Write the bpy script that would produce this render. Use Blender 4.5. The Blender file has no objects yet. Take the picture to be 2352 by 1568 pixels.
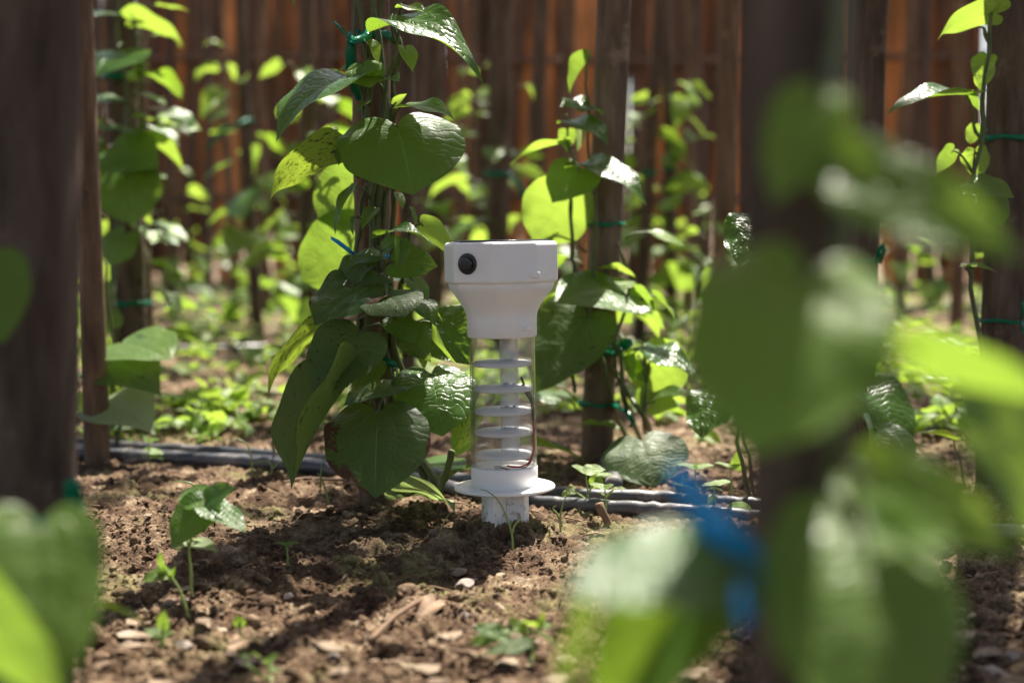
import bpy, math, random
import numpy as np
from mathutils import Vector, Matrix

# ------------------------------------------------------------------ camera, sky, sun, exposure
scene = bpy.context.scene
COL = scene.collection
CAM_H = 0.31
PITCH = math.atan(244 / 3267)
cam_data = bpy.data.cameras.new("camera")
cam_data.lens = 50; cam_data.sensor_width = 36; cam_data.sensor_fit = 'HORIZONTAL'
cam_data.clip_start = 0.02; cam_data.clip_end = 2000
cam_data.dof.use_dof = True
cam_data.dof.focus_distance = 1.47
cam_data.dof.aperture_fstop = 3.4
cam_data.dof.aperture_blades = 0
cam = bpy.data.objects.new("camera", cam_data)
cam.location = (0, 0, CAM_H)
cam.rotation_euler = (math.pi / 2 - PITCH, 0, 0)
COL.objects.link(cam)
scene.camera = cam

SUN_EL = math.radians(60)
SUN_AZ = math.radians(20)                    # from +Y towards +X: behind the vines, a little to the right
SUN = Vector((math.sin(SUN_AZ) * math.cos(SUN_EL), math.cos(SUN_AZ) * math.cos(SUN_EL), math.sin(SUN_EL)))
world = bpy.data.worlds.new("World"); scene.world = world; world.use_nodes = True
wn = world.node_tree
sky = wn.nodes.new("ShaderNodeTexSky"); sky.sky_type = 'NISHITA'; sky.sun_disc = False
sky.sun_elevation = SUN_EL; sky.sun_rotation = SUN_AZ; sky.dust_density = 2.5; sky.ozone_density = 0.7
bg = wn.nodes["Background"]; bg.inputs["Strength"].default_value = 0.094
wn.links.new(sky.outputs[0], bg.inputs["Color"])
sun_data = bpy.data.lights.new("sun", 'SUN'); sun_data.energy = 5.0; sun_data.angle = math.radians(0.5)
sun_data.color = (1.0, 0.93, 0.82)
sun = bpy.data.objects.new("sun", sun_data); COL.objects.link(sun)
sun.rotation_euler = SUN.to_track_quat('Z', 'Y').to_euler()
sun.location = (1, 4, 6)
scene.view_settings.view_transform = 'Standard'; scene.view_settings.look = 'None'
scene.view_settings.gamma = 1.0; scene.view_settings.use_curve_mapping = False
scene.view_settings.exposure = 1.62
scene.cycles.use_denoising = True
scene.cycles.max_bounces = 6; scene.cycles.diffuse_bounces = 3; scene.cycles.glossy_bounces = 2; scene.cycles.transparent_max_bounces = 16
scene.cycles.caustics_reflective = False; scene.cycles.caustics_refractive = False
scene.cycles.sample_clamp_indirect = 6.0

# ------------------------------------------------------------------ pixel helpers (photo coordinates 2352 x 1568 -> a real point at depth Y)
CT, ST = math.cos(PITCH), math.sin(PITCH)
def ray(px, py):
    a = (px - 1176) / 3267; b = (784 - py) / 3267
    return Vector((a, CT + b * ST, -ST + b * CT))
def P(px, py, Y):
    d = ray(px, py); t = Y / d.y
    return Vector((d.x * t, Y, CAM_H + d.z * t))
def MPX(Y): return Y / 3267.0

# ------------------------------------------------------------------ numpy noise
_rng = np.random.default_rng(11)
_perm = _rng.permutation(512); _perm = np.concatenate([_perm, _perm, _perm])
_gr = np.stack([np.cos(np.linspace(0, 2 * np.pi, 512, endpoint=False)), np.sin(np.linspace(0, 2 * np.pi, 512, endpoint=False))], 1)
def perlin(x, y):
    x = np.asarray(x, float); y = np.asarray(y, float)
    xi = np.floor(x).astype(int); yi = np.floor(y).astype(int)
    xf = x - xi; yf = y - yi
    u = xf**3 * (xf * (xf * 6 - 15) + 10); v = yf**3 * (yf * (yf * 6 - 15) + 10)
    def g(ix, iy, fx, fy):
        h = _perm[(_perm[ix % 512] + iy) % 512]
        return _gr[h, 0] * fx + _gr[h, 1] * fy
    a = g(xi, yi, xf, yf); b = g(xi + 1, yi, xf - 1, yf)
    c = g(xi, yi + 1, xf, yf - 1); d = g(xi + 1, yi + 1, xf - 1, yf - 1)
    return (a + u * (b - a)) * (1 - v) + (c + u * (d - c)) * v
def fbm(x, y, o=4, g=0.5):
    s = 0; a = 1; f = 1
    for k in range(o):
        s = s + a * perlin(x * f + 17.3 * k, y * f + 9.1 * k); a *= g; f *= 2.03
    return s
def worley(x, y):
    x = np.asarray(x, float); y = np.asarray(y, float)
    xi = np.floor(x).astype(int); yi = np.floor(y).astype(int)
    best = np.full(x.shape, 9.0)
    for dx in (-1, 0, 1):
        for dy in (-1, 0, 1):
            cx = xi + dx; cy = yi + dy
            h = _perm[(_perm[cx % 512] + cy) % 512]; h2 = _perm[h + 37]
            best = np.minimum(best, (cx + h / 512.0 - x)**2 + (cy + h2 / 512.0 - y)**2)
    return np.sqrt(best)

def gz_base(x, y):
    x = np.asarray(x, float); y = np.asarray(y, float)
    near = np.clip((4.0 - y) / 2.0, 0, 1)
    z = 0.016 * perlin(x * 1.7 + 3.1, y * 1.7 + 1.2) + 0.03 * perlin(x * .35, y * .35 + 5) * (1 - near)
    z = z + 0.012 * np.exp(-((x + 0.12)**2 / 0.10 + (y - 1.42)**2 / 0.03))
    z = z - 0.020 * np.exp(-((x - 0.02)**2 / 0.004 + (y - 1.62)**2 / 0.02)) * 0
    return z
def gz_fine(x, y):
    fade = np.clip((7.0 - y) / 4.0, 0.15, 1)
    m = np.clip(0.55 + 1.1 * fbm(x * 5 + 2, y * 5, 3), 0.12, 1.15)
    w1 = np.clip(0.62 - worley(x * 42 + 1.3 * perlin(x * 30, y * 30), y * 42), 0, 1)
    w2 = np.clip(0.62 - worley(x * 105, y * 105 + 0.9 * perlin(x * 70, y * 70)), 0, 1)
    w0 = np.clip(0.6 - worley(x * 17 + 5, y * 17), 0, 1)
    z = 0.012 * w0 * m + 0.011 * w1 * m + 0.0065 * w2 * (0.4 + 0.6 * m) + 0.0062 * fbm(x * 48, y * 48, 4, 0.72) + 0.009 * fbm(x * 11, y * 11, 3)
    # the little burrow hole beside the seedling
    hole = P(535, 1275, 1.36)
    z = z - 0.028 * np.exp(-(((x - hole.x) / 0.011)**2 + ((y - hole.y) / 0.017)**2)**1.5)
    return (z - 0.006) * fade
_dev0 = P(1160, 1212, 1.49)
GOFF = float(gz_base(_dev0.x, _dev0.y))
def gz(x, y): return float(gz_base(x, y)) - GOFF
def G(px, py):
    """a point on the ground seen at this pixel"""
    d = ray(px, py); z = 0.0
    for _ in range(6):
        t = (z - CAM_H) / d.z; z = gz(d.x * t, d.y * t)
    return Vector((d.x * t, d.y * t, z))

# ------------------------------------------------------------------ mesh helpers
def mesh_np(name, V, F4=None, F3=None, UV=None, smooth=True):
    me = bpy.data.meshes.new(name)
    V = np.asarray(V, np.float32)
    loops = []; starts = []; n = 0
    if F4 is not None and len(F4):
        F4 = np.asarray(F4, np.int32); loops.append(F4.ravel()); starts.append(np.arange(len(F4)) * 4); n = len(F4) * 4
    if F3 is not None and len(F3):
        F3 = np.asarray(F3, np.int32); loops.append(F3.ravel()); starts.append(n + np.arange(len(F3)) * 3)
    L = np.concatenate(loops).astype(np.int32); S = np.concatenate(starts).astype(np.int32)
    me.vertices.add(len(V)); me.vertices.foreach_set("co", V.ravel())
    me.loops.add(len(L)); me.loops.foreach_set("vertex_index", L)
    me.polygons.add(len(S)); me.polygons.foreach_set("loop_start", S)
    if UV is not None:
        uv = me.uv_layers.new(name="uv"); uv.data.foreach_set("uv", np.asarray(UV, np.float32)[L].ravel())
    me.polygons.foreach_set("use_smooth", np.full(len(S), smooth))
    me.update(calc_edges=True); me.validate()
    return me

class MB:
    """collects simple solids into one mesh"""
    def __init__(s): s.v = []; s.f = []
    def add(s, V, F):
        o = len(s.v); s.v += [tuple(p) for p in V]; s.f += [tuple(i + o for i in q) for q in F]
    def tube(s, pts, rads, n=8, cap=True, flat=1.0, ref=None):
        pts = [Vector(p) for p in pts]
        if not hasattr(rads, '__len__'): rads = [rads] * len(pts)
        V = []; F = []; prev = None
        for i, p in enumerate(pts):
            t = (pts[min(i + 1, len(pts) - 1)] - pts[max(i - 1, 0)])
            if t.length < 1e-9: t = Vector((0, 0, 1))
            t.normalize()
            if prev is None:
                a = Vector(ref) if ref is not None else (Vector((0, 0, 1)) if abs(t.z) < 0.9 else Vector((1, 0, 0)))
            else: a = prev
            u = (a - t * a.dot(t)); u.normalize(); w = t.cross(u); prev = u
            for k in range(n):
                c = math.cos(2 * math.pi * k / n); q = math.sin(2 * math.pi * k / n)
                V.append(p + u * c * rads[i] * flat + w * q * rads[i])
        for i in range(len(pts) - 1):
            for k in range(n):
                k2 = (k + 1) % n
                F.append((i * n + k, i * n + k2, (i + 1) * n + k2, (i + 1) * n + k))
        if cap:
            F.append(tuple(range(n - 1, -1, -1))); F.append(tuple((len(pts) - 1) * n + k for k in range(n)))
        s.add(V, F)
    def ribbon(s, pts, w, thick=0.0006, ref=(0, 0, 1)):
        s.tube(pts, [w / 2] * len(pts), 6, True, flat=max(thick / w, 0.08), ref=ref)
    def lathe(s, prof, n=48, closed=True, rot=0.0):
        V = []; F = []
        for r, z in prof:
            for k in range(n):
                a = 2 * math.pi * k / n + rot
                V.append((r * math.sin(a), -r * math.cos(a), z))
        for i in range(len(prof) - 1):
            for k in range(n):
                k2 = (k + 1) % n
                F.append((i * n + k, i * n + k2, (i + 1) * n + k2, (i + 1) * n + k))
        if closed:
            F.append(tuple(range(n - 1, -1, -1))); F.append(tuple((len(prof) - 1) * n + k for k in range(n)))
        s.add(V, F)
    def box(s, c, h, M=None):
        V = [Vector((sx * h[0], sy * h[1], sz * h[2])) for sx in (-1, 1) for sy in (-1, 1) for sz in (-1, 1)]
        if M is not None: V = [M @ v for v in V]
        V = [v + Vector(c) for v in V]
        s.add(V, [(0, 1, 3, 2), (4, 6, 7, 5), (0, 4, 5, 1), (2, 3, 7, 6), (0, 2, 6, 4), (1, 5, 7, 3)])
    def mesh(s, name, smooth=True):
        me = bpy.data.meshes.new(name); me.from_pydata(s.v, [], s.f); me.update()
        me.polygons.foreach_set("use_smooth", [smooth] * len(me.polygons))
        return me
    def build(s, name, mat, parent=None, smooth=True, bevel=0.0):
        return link(name, s.mesh(name, smooth), mat, parent, bevel)

def link(name, me, mat, parent=None, bevel=0.0):
    o = bpy.data.objects.new(name, me); COL.objects.link(o)
    if mat is not None and len(me.materials) == 0: me.materials.append(mat)
    if parent is not None: o.parent = parent
    if bevel:
        b = o.modifiers.new("bevel", 'BEVEL'); b.width = bevel; b.segments = 3; b.limit_method = 'ANGLE'; b.angle_limit = math.radians(28)
        o.modifiers.new("wn", 'WEIGHTED_NORMAL')
    return o
def empty(name, loc=(0, 0, 0)):
    o = bpy.data.objects.new(name, None); COL.objects.link(o); o.location = loc; o.empty_display_size = 0.02
    return o
def tag(o, label, cat, group=None, kind=None):
    if label: o["label"] = label
    if cat: o["category"] = cat
    if group: o["group"] = group
    if kind: o["kind"] = kind
    return o

# ------------------------------------------------------------------ materials
def newmat(name):
    m = bpy.data.materials.new(name); m.use_nodes = True
    return m, m.node_tree, m.node_tree.nodes["Principled BSDF"]
def N(nt, t, **kw):
    n = nt.nodes.new(t)
    for k, v in kw.items(): setattr(n, k, v)
    return n
def math_n(nt, op, a, b=None, c=None, clamp=False):
    n = N(nt, "ShaderNodeMath", operation=op); n.use_clamp = clamp
    for i, v in enumerate((a, b, c)):
        if v is None: continue
        if isinstance(v, (int, float)): n.inputs[i].default_value = v
        else: nt.links.new(v, n.inputs[i])
    return n.outputs[0]
def mixc(nt, fac, a, b, mode='MIX'):
    n = N(nt, "ShaderNodeMix", data_type='RGBA', blend_type=mode)
    for sock, v in ((n.inputs["Factor"], fac), (n.inputs[6], a), (n.inputs[7], b)):
        if isinstance(v, (int, float)): sock.default_value = v
        elif isinstance(v, tuple): sock.default_value = (*v, 1) if len(v) == 3 else v
        else: nt.links.new(v, sock)
    return n.outputs[2]
def noise(nt, vec, scale, detail=4, rough=0.55):
    n = N(nt, "ShaderNodeTexNoise"); n.inputs["Scale"].default_value = scale
    n.inputs["Detail"].default_value = detail; n.inputs["Roughness"].default_value = rough
    if vec is not None: nt.links.new(vec, n.inputs["Vector"])
    return n.outputs["Fac"]
def ramp(nt, fac, stops):
    n = N(nt, "ShaderNodeValToRGB"); nt.links.new(fac, n.inputs[0])
    e = n.color_ramp.elements
    while len(e) < len(stops): e.new(0.5)
    for el, (p, c) in zip(e, stops): el.position = p; el.color = (*c, 1) if len(c) == 3 else c
    return n.outputs[0]
def step(nt, v, lo, hi):
    n = N(nt, "ShaderNodeMapRange"); n.interpolation_type = 'SMOOTHSTEP'
    nt.links.new(v, n.inputs[0]); n.inputs[1].default_value = lo; n.inputs[2].default_value = hi
    return n.outputs[0]
def objco(nt): return N(nt, "ShaderNodeTexCoord").outputs["Object"]
def bump(nt, bs, h, strength, dist):
    n = N(nt, "ShaderNodeBump"); n.inputs["Strength"].default_value = strength; n.inputs["Distance"].default_value = dist
    nt.links.new(h, n.inputs["Height"]); nt.links.new(n.outputs[0], bs.inputs["Normal"])
    return n.outputs[0]
def plain(name, col, rough=0.5, spec=0.5, nscale=0, namt=0.15, trans=0.0):
    m, nt, b = newmat(name)
    if nscale:
        f = noise(nt, objco(nt), nscale, 5, 0.6)
        c = mixc(nt, f, tuple(max(0, x * (1 - namt)) for x in col), tuple(min(1, x * (1 + namt)) for x in col))
        nt.links.new(c, b.inputs["Base Color"])
    else: b.inputs["Base Color"].default_value = (*col, 1)
    b.inputs["Roughness"].default_value = rough; b.inputs["Specular IOR Level"].default_value = spec
    if trans: b.inputs["Transmission Weight"].default_value = trans
    return m

def soil_mat(name, clod=False):
    m, nt, b = newmat(name); co = objco(nt)
    big = noise(nt, co, 2.6, 3, 0.6); mid = noise(nt, co, 30, 4, 0.7); fine = noise(nt, co, 210, 3, 0.7)
    c = ramp(nt, mid, [(0.30, (0.042, 0.024, 0.014)), (0.46, (0.112, 0.067, 0.039)), (0.59, (0.225, 0.156, 0.098)), (0.72, (0.47, 0.375, 0.255))])
    c2 = ramp(nt, fine, [(0.32, (0.35, 0.32, 0.30)), (0.52, (1, 1, 1)), (0.70, (1.5, 1.48, 1.42))])
    c = mixc(nt, 0.8, c, c2, 'MULTIPLY')
    crust = step(nt, big, 0.50, 0.66)                      # pale dry crust
    c = mixc(nt, math_n(nt, 'MULTIPLY', crust, 0.35), c, (0.38, 0.285, 0.18))
    mo = step(nt, noise(nt, co, 5.2, 4, 0.6), 0.52, 0.62)  # thin moss film
    mo = math_n(nt, 'MULTIPLY', mo, step(nt, mid, 0.40, 0.58))
    c = mixc(nt, math_n(nt, 'MULTIPLY', mo, 0.6), c, (0.185, 0.185, 0.065))
    nt.links.new(c, b.inputs["Base Color"])
    b.inputs["Roughness"].default_value = 0.93; b.inputs["Specular IOR Level"].default_value = 0.2
    bump(nt, b, noise(nt, co, 320, 3, 0.75), 1.0, 0.004)
    return m
M_SOIL = soil_mat("soil")

def leaf_mat(name, base, young, trans_col, trans=0.42, rough=0.30, spots=0.0, brown=0.0, dust=0.0, pucker=1.0):
    m, nt, b = newmat(name)
    uv = N(nt, "ShaderNodeUVMap").outputs[0]
    sep = N(nt, "ShaderNodeSeparateXYZ"); nt.links.new(uv, sep.inputs[0])
    t = sep.outputs[0]
    s = math_n(nt, 'ABSOLUTE', math_n(nt, 'SUBTRACT', math_n(nt, 'MULTIPLY', sep.outputs[1], 2.0), 1.0))
    info = N(nt, "ShaderNodeObjectInfo"); rnd = info.outputs["Random"]
    off = N(nt, "ShaderNodeCombineXYZ"); nt.links.new(math_n(nt, 'MULTIPLY', rnd, 37.0), off.inputs[2])
    va = N(nt, "ShaderNodeVectorMath", operation='ADD'); nt.links.new(uv, va.inputs[0]); nt.links.new(off.outputs[0], va.inputs[1])
    vec = va.outputs[0]
    vein = None
    for k, wd in ((0.0, 0.022), (0.36, 0.014), (0.70, 0.010)):
        v = step(nt, math_n(nt, 'ABSOLUTE', math_n(nt, 'SUBTRACT', s, k)), wd, wd * 0.25)
        if k: v = math_n(nt, 'MULTIPLY', v, step(nt, t, 0.85 - 0.35 * k, 0.1))
        vein = v if vein is None else math_n(nt, 'MAXIMUM', vein, v)
    # lateral veins: oblique bands, broken by noise
    lat = math_n(nt, 'ADD', math_n(nt, 'MULTIPLY', t, 46.0), math_n(nt, 'MULTIPLY', s, -13.0))
    lat = math_n(nt, 'ADD', lat, math_n(nt, 'MULTIPLY', noise(nt, vec, 6, 1, .6), 9.0))
    lat = math_n(nt, 'ABSOLUTE', math_n(nt, 'SINE', lat))
    latv = step(nt, lat, 0.10, 0.0)
    n1 = noise(nt, vec, 4.0, 3, 0.6); n2 = noise(nt, vec, 24.0, 2, 0.6)
    hv = math_n(nt, 'ADD', math_n(nt, 'MULTIPLY', rnd, 0.6), math_n(nt, 'MULTIPLY', n1, 0.5))
    c = mixc(nt, hv, base, young)
    c = mixc(nt, math_n(nt, 'MULTIPLY', vein, 0.5), c, tuple(min(0.40, x * 2.3 + 0.05) for x in young))
    c = mixc(nt, math_n(nt, 'MULTIPLY', latv, 0.16), c, tuple(min(1, x * 1.8 + 0.02) for x in young))
    tc = mixc(nt, hv, trans_col, tuple(min(1, x * 1.18) for x in trans_col))
    tc = mixc(nt, math_n(nt, 'MULTIPLY', math_n(nt, 'MAXIMUM', vein, math_n(nt, 'MULTIPLY', latv, 0.4)), 0.35), tc, tuple(x * 0.55 for x in trans_col))
    r = math_n(nt, 'ADD', rough, math_n(nt, 'MULTIPLY', n2, 0.12))
    if spots:
        sp = step(nt, noise(nt, vec, 19.0, 2, 0.5), 0.66 - spots * 0.08, 0.72 - spots * 0.08)
        c = mixc(nt, math_n(nt, 'MULTIPLY', sp, 0.85), c, (0.035, 0.028, 0.010)); tc = mixc(nt, math_n(nt, 'MULTIPLY', sp, 0.85), tc, (0.05, 0.05, 0.005))
    if brown:
        br = step(nt, math_n(nt, 'ADD', math_n(nt, 'MULTIPLY', s, 0.22), noise(nt, vec, 2.6, 4, .65)), 0.80 - brown * 0.1, 0.84 - brown * 0.1)
        c = mixc(nt, br, c, (0.10, 0.050, 0.028)); tc = mixc(nt, br, tc, (0.10, 0.045, 0.015)); r = math_n(nt, 'ADD', r, math_n(nt, 'MULTIPLY', br, 0.35))
    if dust:
        du = step(nt, noise(nt, vec, 9.0, 6, 0.75), 0.52, 0.75)
        c = mixc(nt, math_n(nt, 'MULTIPLY', du, dust), c, (0.26, 0.21, 0.14)); r = math_n(nt, 'ADD', r, math_n(nt, 'MULTIPLY', du, 0.4 * dust))
    nt.links.new(c, b.inputs["Base Color"]); nt.links.new(r, b.inputs["Roughness"])
    b.inputs["Specular IOR Level"].default_value = 0.36
    quilt = math_n(nt, 'MULTIPLY', math_n(nt, 'POWER', lat, 0.5), 0.55)
    h = math_n(nt, 'ADD', quilt, math_n(nt, 'MULTIPLY', vein, -0.9))
    h = math_n(nt, 'ADD', h, math_n(nt, 'MULTIPLY', n2, 0.5))
    nrm = bump(nt, b, h, 0.55 * pucker, 0.0016)
    tr = N(nt, "ShaderNodeBsdfTranslucent"); nt.links.new(tc, tr.inputs[0]); nt.links.new(nrm, tr.inputs["Normal"])
    mx = N(nt, "ShaderNodeMixShader"); mx.inputs[0].default_value = trans
    nt.links.new(b.outputs[0], mx.inputs[1]); nt.links.new(tr.outputs[0], mx.inputs[2])
    nt.links.new(mx.outputs[0], nt.nodes["Material Output"].inputs[0])
    return m
ML = {
 'mature': leaf_mat("leaf_mature", (0.040, 0.096, 0.019), (0.070, 0.142, 0.028), (0.26, 0.42, 0.03), 0.38, 0.28, pucker=0.8),
 'mid':    leaf_mat("leaf_mid", (0.068, 0.138, 0.025), (0.115, 0.195, 0.038), (0.27, 0.42, 0.045), 0.43, 0.31, pucker=0.7),
 'young':  leaf_mat("leaf_young", (0.110, 0.200, 0.030), (0.160, 0.265, 0.045), (0.33, 0.48, 0.055), 0.46, 0.34, pucker=0.5),
 'spotted':leaf_mat("leaf_spotted", (0.08, 0.150, 0.022), (0.12, 0.195, 0.03), (0.32, 0.44, 0.04), 0.44, 0.36, spots=1.0, pucker=0.7),
 'dull':   leaf_mat("leaf_dull", (0.048, 0.098, 0.028), (0.076, 0.130, 0.038), (0.24, 0.34, 0.04), 0.32, 0.42, dust=0.30, spots=0.25, pucker=0.8),
 'browned':leaf_mat("leaf_browned", (0.034, 0.085, 0.022), (0.056, 0.115, 0.030), (0.24, 0.34, 0.03), 0.32, 0.36, brown=1.0, dust=0.25, pucker=0.8),
 'pale':   leaf_mat("leaf_pale", (0.24, 0.30, 0.16), (0.30, 0.36, 0.20), (0.35, 0.46, 0.13), 0.36, 0.5, dust=0.15, pucker=0.5),
 'glossy': leaf_mat("leaf_glossy", (0.036, 0.096, 0.020), (0.060, 0.132, 0.027), (0.24, 0.40, 0.03), 0.34, 0.22, pucker=1.15),
}
def bark_mat(name, c0, c1, c2, sc=1.0):
    m, nt, b = newmat(name)
    mp = N(nt, "ShaderNodeMapping"); nt.links.new(objco(nt), mp.inputs[0]); mp.inputs["Scale"].default_value = (1, 1, 0.16)
    v = mp.outputs[0]
    f = noise(nt, v, 38 * sc, 5, 0.68); g = noise(nt, v, 9 * sc, 3, 0.6); p = noise(nt, objco(nt), 14 * sc, 4, 0.7)
    c = ramp(nt, f, [(0.3, c0), (0.5, c1), (0.72, c2)])
    c = mixc(nt, step(nt, g, 0.5, 0.65), c, tuple(x * 0.55 for x in c1))
    c = mixc(nt, math_n(nt, 'MULTIPLY', step(nt, p, 0.58, 0.68), 0.5), c, tuple(min(1, x * 1.35) for x in c2))
    nt.links.new(c, b.inputs["Base Color"]); b.inputs["Roughness"].default_value = 0.85; b.inputs["Specular IOR Level"].default_value = 0.3
    h = math_n(nt, 'ADD', f, math_n(nt, 'MULTIPLY', noise(nt, v, 140 * sc, 2, 0.7), 0.4))
    bump(nt, b, h, 0.9, 0.004)
    return m
M_BARK = bark_mat("bark_grey", (0.055, 0.036, 0.025), (0.155, 0.105, 0.072), (0.27, 0.195, 0.14))
M_BARKR = bark_mat("bark_reddish", (0.050, 0.029, 0.018), (0.150, 0.090, 0.054), (0.26, 0.17, 0.11))
M_BARKD = bark_mat("bark_dark", (0.033, 0.021, 0.015), (0.095, 0.063, 0.044), (0.175, 0.122, 0.090))
M_STEM = plain("vine_stem", (0.085, 0.10, 0.032), 0.5, 0.35, 60, 0.55)
M_STEMB = plain("vine_stem_woody", (0.10, 0.085, 0.04), 0.6, 0.3, 50, 0.45)
M_STEML = plain("seedling_stem", (0.22, 0.30, 0.08), 0.45, 0.4, 80, 0.2)
def film_mat(name, col):
    m, nt, b = newmat(name)
    f = noise(nt, objco(nt), 120, 3, .6)
    nt.links.new(mixc(nt, f, tuple(x * .6 for x in col), tuple(min(1, x * 1.3) for x in col)), b.inputs["Base Color"])
    b.inputs["Roughness"].default_value = 0.25
    bump(nt, b, noise(nt, objco(nt), 200, 3, .6), 0.6, 0.002)
    tr = N(nt, "ShaderNodeBsdfTranslucent"); tr.inputs[0].default_value = (*[min(1, x * 1.6) for x in col], 1)
    mx = N(nt, "ShaderNodeMixShader"); mx.inputs[0].default_value = 0.35
    nt.links.new(b.outputs[0], mx.inputs[1]); nt.links.new(tr.outputs[0], mx.inputs[2]); nt.links.new(mx.outputs[0], nt.nodes["Material Output"].inputs[0])
    return m
M_TIE = film_mat("green_plastic_tape", (0.0, 0.20, 0.105))
M_TIEB = film_mat("blue_plastic_tape", (0.02, 0.38, 0.85))
M_PIPE = plain("black_polyethylene", (0.030, 0.032, 0.040), 0.38, 0.5, 40, 0.5)
def pipe_mat():
    m, nt, b = newmat("dusty_black_hose"); co = objco(nt)
    f = step(nt, noise(nt, co, 22, 5, .7), 0.45, 0.75)
    nt.links.new(mixc(nt, f, (0.055, 0.057, 0.068), (0.24, 0.215, 0.195)), b.inputs["Base Color"])
    nt.links.new(math_n(nt, 'ADD', 0.33, math_n(nt, 'MULTIPLY', f, 0.4)), b.inputs["Roughness"])
    bump(nt, b, noise(nt, co, 90, 4, .6), 0.35, 0.002)
    return m
M_PIPE = pipe_mat()
def reed_mat(name, c0, c1, tcol, tr_f):
    m, nt, b = newmat(name)
    mp = N(nt, "ShaderNodeMapping"); nt.links.new(objco(nt), mp.inputs[0]); mp.inputs["Scale"].default_value = (1, 1, 0.05)
    info = N(nt, "ShaderNodeObjectInfo").outputs["Random"]
    f = noise(nt, mp.outputs[0], 70, 6, 0.65)
    geo = N(nt, "ShaderNodeNewGeometry").outputs["Position"]; big = noise(nt, geo, 1.7, 3, 0.6)
    c = mixc(nt, f, c0, c1); k = math_n(nt, 'ADD', math_n(nt, 'MULTIPLY', big, 1.3), math_n(nt, 'MULTIPLY', info, 0.6))
    hs = N(nt, "ShaderNodeHueSaturation"); nt.links.new(c, hs.inputs["Color"]); nt.links.new(k, hs.inputs["Value"])
    nt.links.new(hs.outputs[0], b.inputs["Base Color"]); b.inputs["Roughness"].default_value = 0.7
    bump(nt, b, f, 0.5, 0.004)
    tr = N(nt, "ShaderNodeBsdfTranslucent"); nt.links.new(mixc(nt, step(nt, math_n(nt, 'ADD', math_n(nt, 'MULTIPLY', f, 0.5), math_n(nt, 'MULTIPLY', big, 0.5)), 0.38, 0.62), tuple(x * 0.55 for x in tcol), tuple(min(0.9, x * 1.15) for x in tcol)), tr.inputs[0])
    mx = N(nt, "ShaderNodeMixShader"); mx.inputs[0].default_value = tr_f
    nt.links.new(b.outputs[0], mx.inputs[1]); nt.links.new(tr.outputs[0], mx.inputs[2]); nt.links.new(mx.outputs[0], nt.nodes["Material Output"].inputs[0])
    return m
M_REED = [reed_mat("dry_reed_brown", (0.20, 0.105, 0.050), (0.34, 0.190, 0.095), (0.50, 0.29, 0.15), 0.38),
          reed_mat("dry_sheath_orange", (0.28, 0.145, 0.062), (0.44, 0.255, 0.12), (0.54, 0.32, 0.165), 0.42),
          reed_mat("dry_reed_dark", (0.11, 0.060, 0.034), (0.20, 0.115, 0.064), (0.45, 0.25, 0.13), 0.33)]
M_STRAW = reed_mat("roof_straw", (0.16, 0.11, 0.06), (0.30, 0.22, 0.13), (0.30, 0.2, 0.1), 0.12)
def white_mat():
    m, nt, b = newmat("white_printed_plastic"); co = objco(nt)
    sep = N(nt, "ShaderNodeSeparateXYZ"); nt.links.new(co, sep.inputs[0])
    f = noise(nt, co, 45, 5, .6)
    geo = N(nt, "ShaderNodeNewGeometry"); sp = N(nt, "ShaderNodeSeparateXYZ"); nt.links.new(geo.outputs["Position"], sp.inputs[0])
    c = mixc(nt, f, (0.81, 0.79, 0.775), (0.87, 0.86, 0.85))
    low = step(nt, sp.outputs[2], 0.075, -0.005)
    d = step(nt, math_n(nt, 'ADD', noise(nt, co, 120, 5, .7), math_n(nt, 'MULTIPLY', low, 0.17)), 0.66, 0.74)
    c = mixc(nt, math_n(nt, 'MULTIPLY', d, math_n(nt, 'ADD', 0.22, math_n(nt, 'MULTIPLY', low, 0.65))), c, (0.33, 0.23, 0.15))
    nt.links.new(c, b.inputs["Base Color"])
    b.inputs["Roughness"].default_value = 0.42; b.inputs["Specular IOR Level"].default_value = 0.45
    b.inputs["Subsurface Weight"].default_value = 0.15; b.inputs["Subsurface Radius"].default_value = (0.01, 0.008, 0.007); b.inputs["Subsurface Scale"].default_value = 0.4
    lay = math_n(nt, 'SINE', math_n(nt, 'MULTIPLY', sep.outputs[2], 2 * math.pi / 0.0006))
    bump(nt, b, math_n(nt, 'ADD', math_n(nt, 'MULTIPLY', lay, 0.4), noise(nt, co, 300, 3, .6)), 0.12, 0.0004)
    return m
M_WHITE = white_mat()
M_BLACK = plain("black_plastic", (0.008, 0.008, 0.009), 0.28, 0.5)
M_PANEL = plain("solar_panel_black", (0.010, 0.012, 0.022), 0.12, 0.6)
M_RED = plain("red_wire_sheath", (0.55, 0.015, 0.012), 0.35)
M_METAL = plain("tinned_metal", (0.5, 0.5, 0.5), 0.3)
M_CHIPB = plain("blue_component", (0.02, 0.12, 0.45), 0.4); M_CHIPY = plain("amber_component", (0.25, 0.17, 0.06), 0.4)
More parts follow.
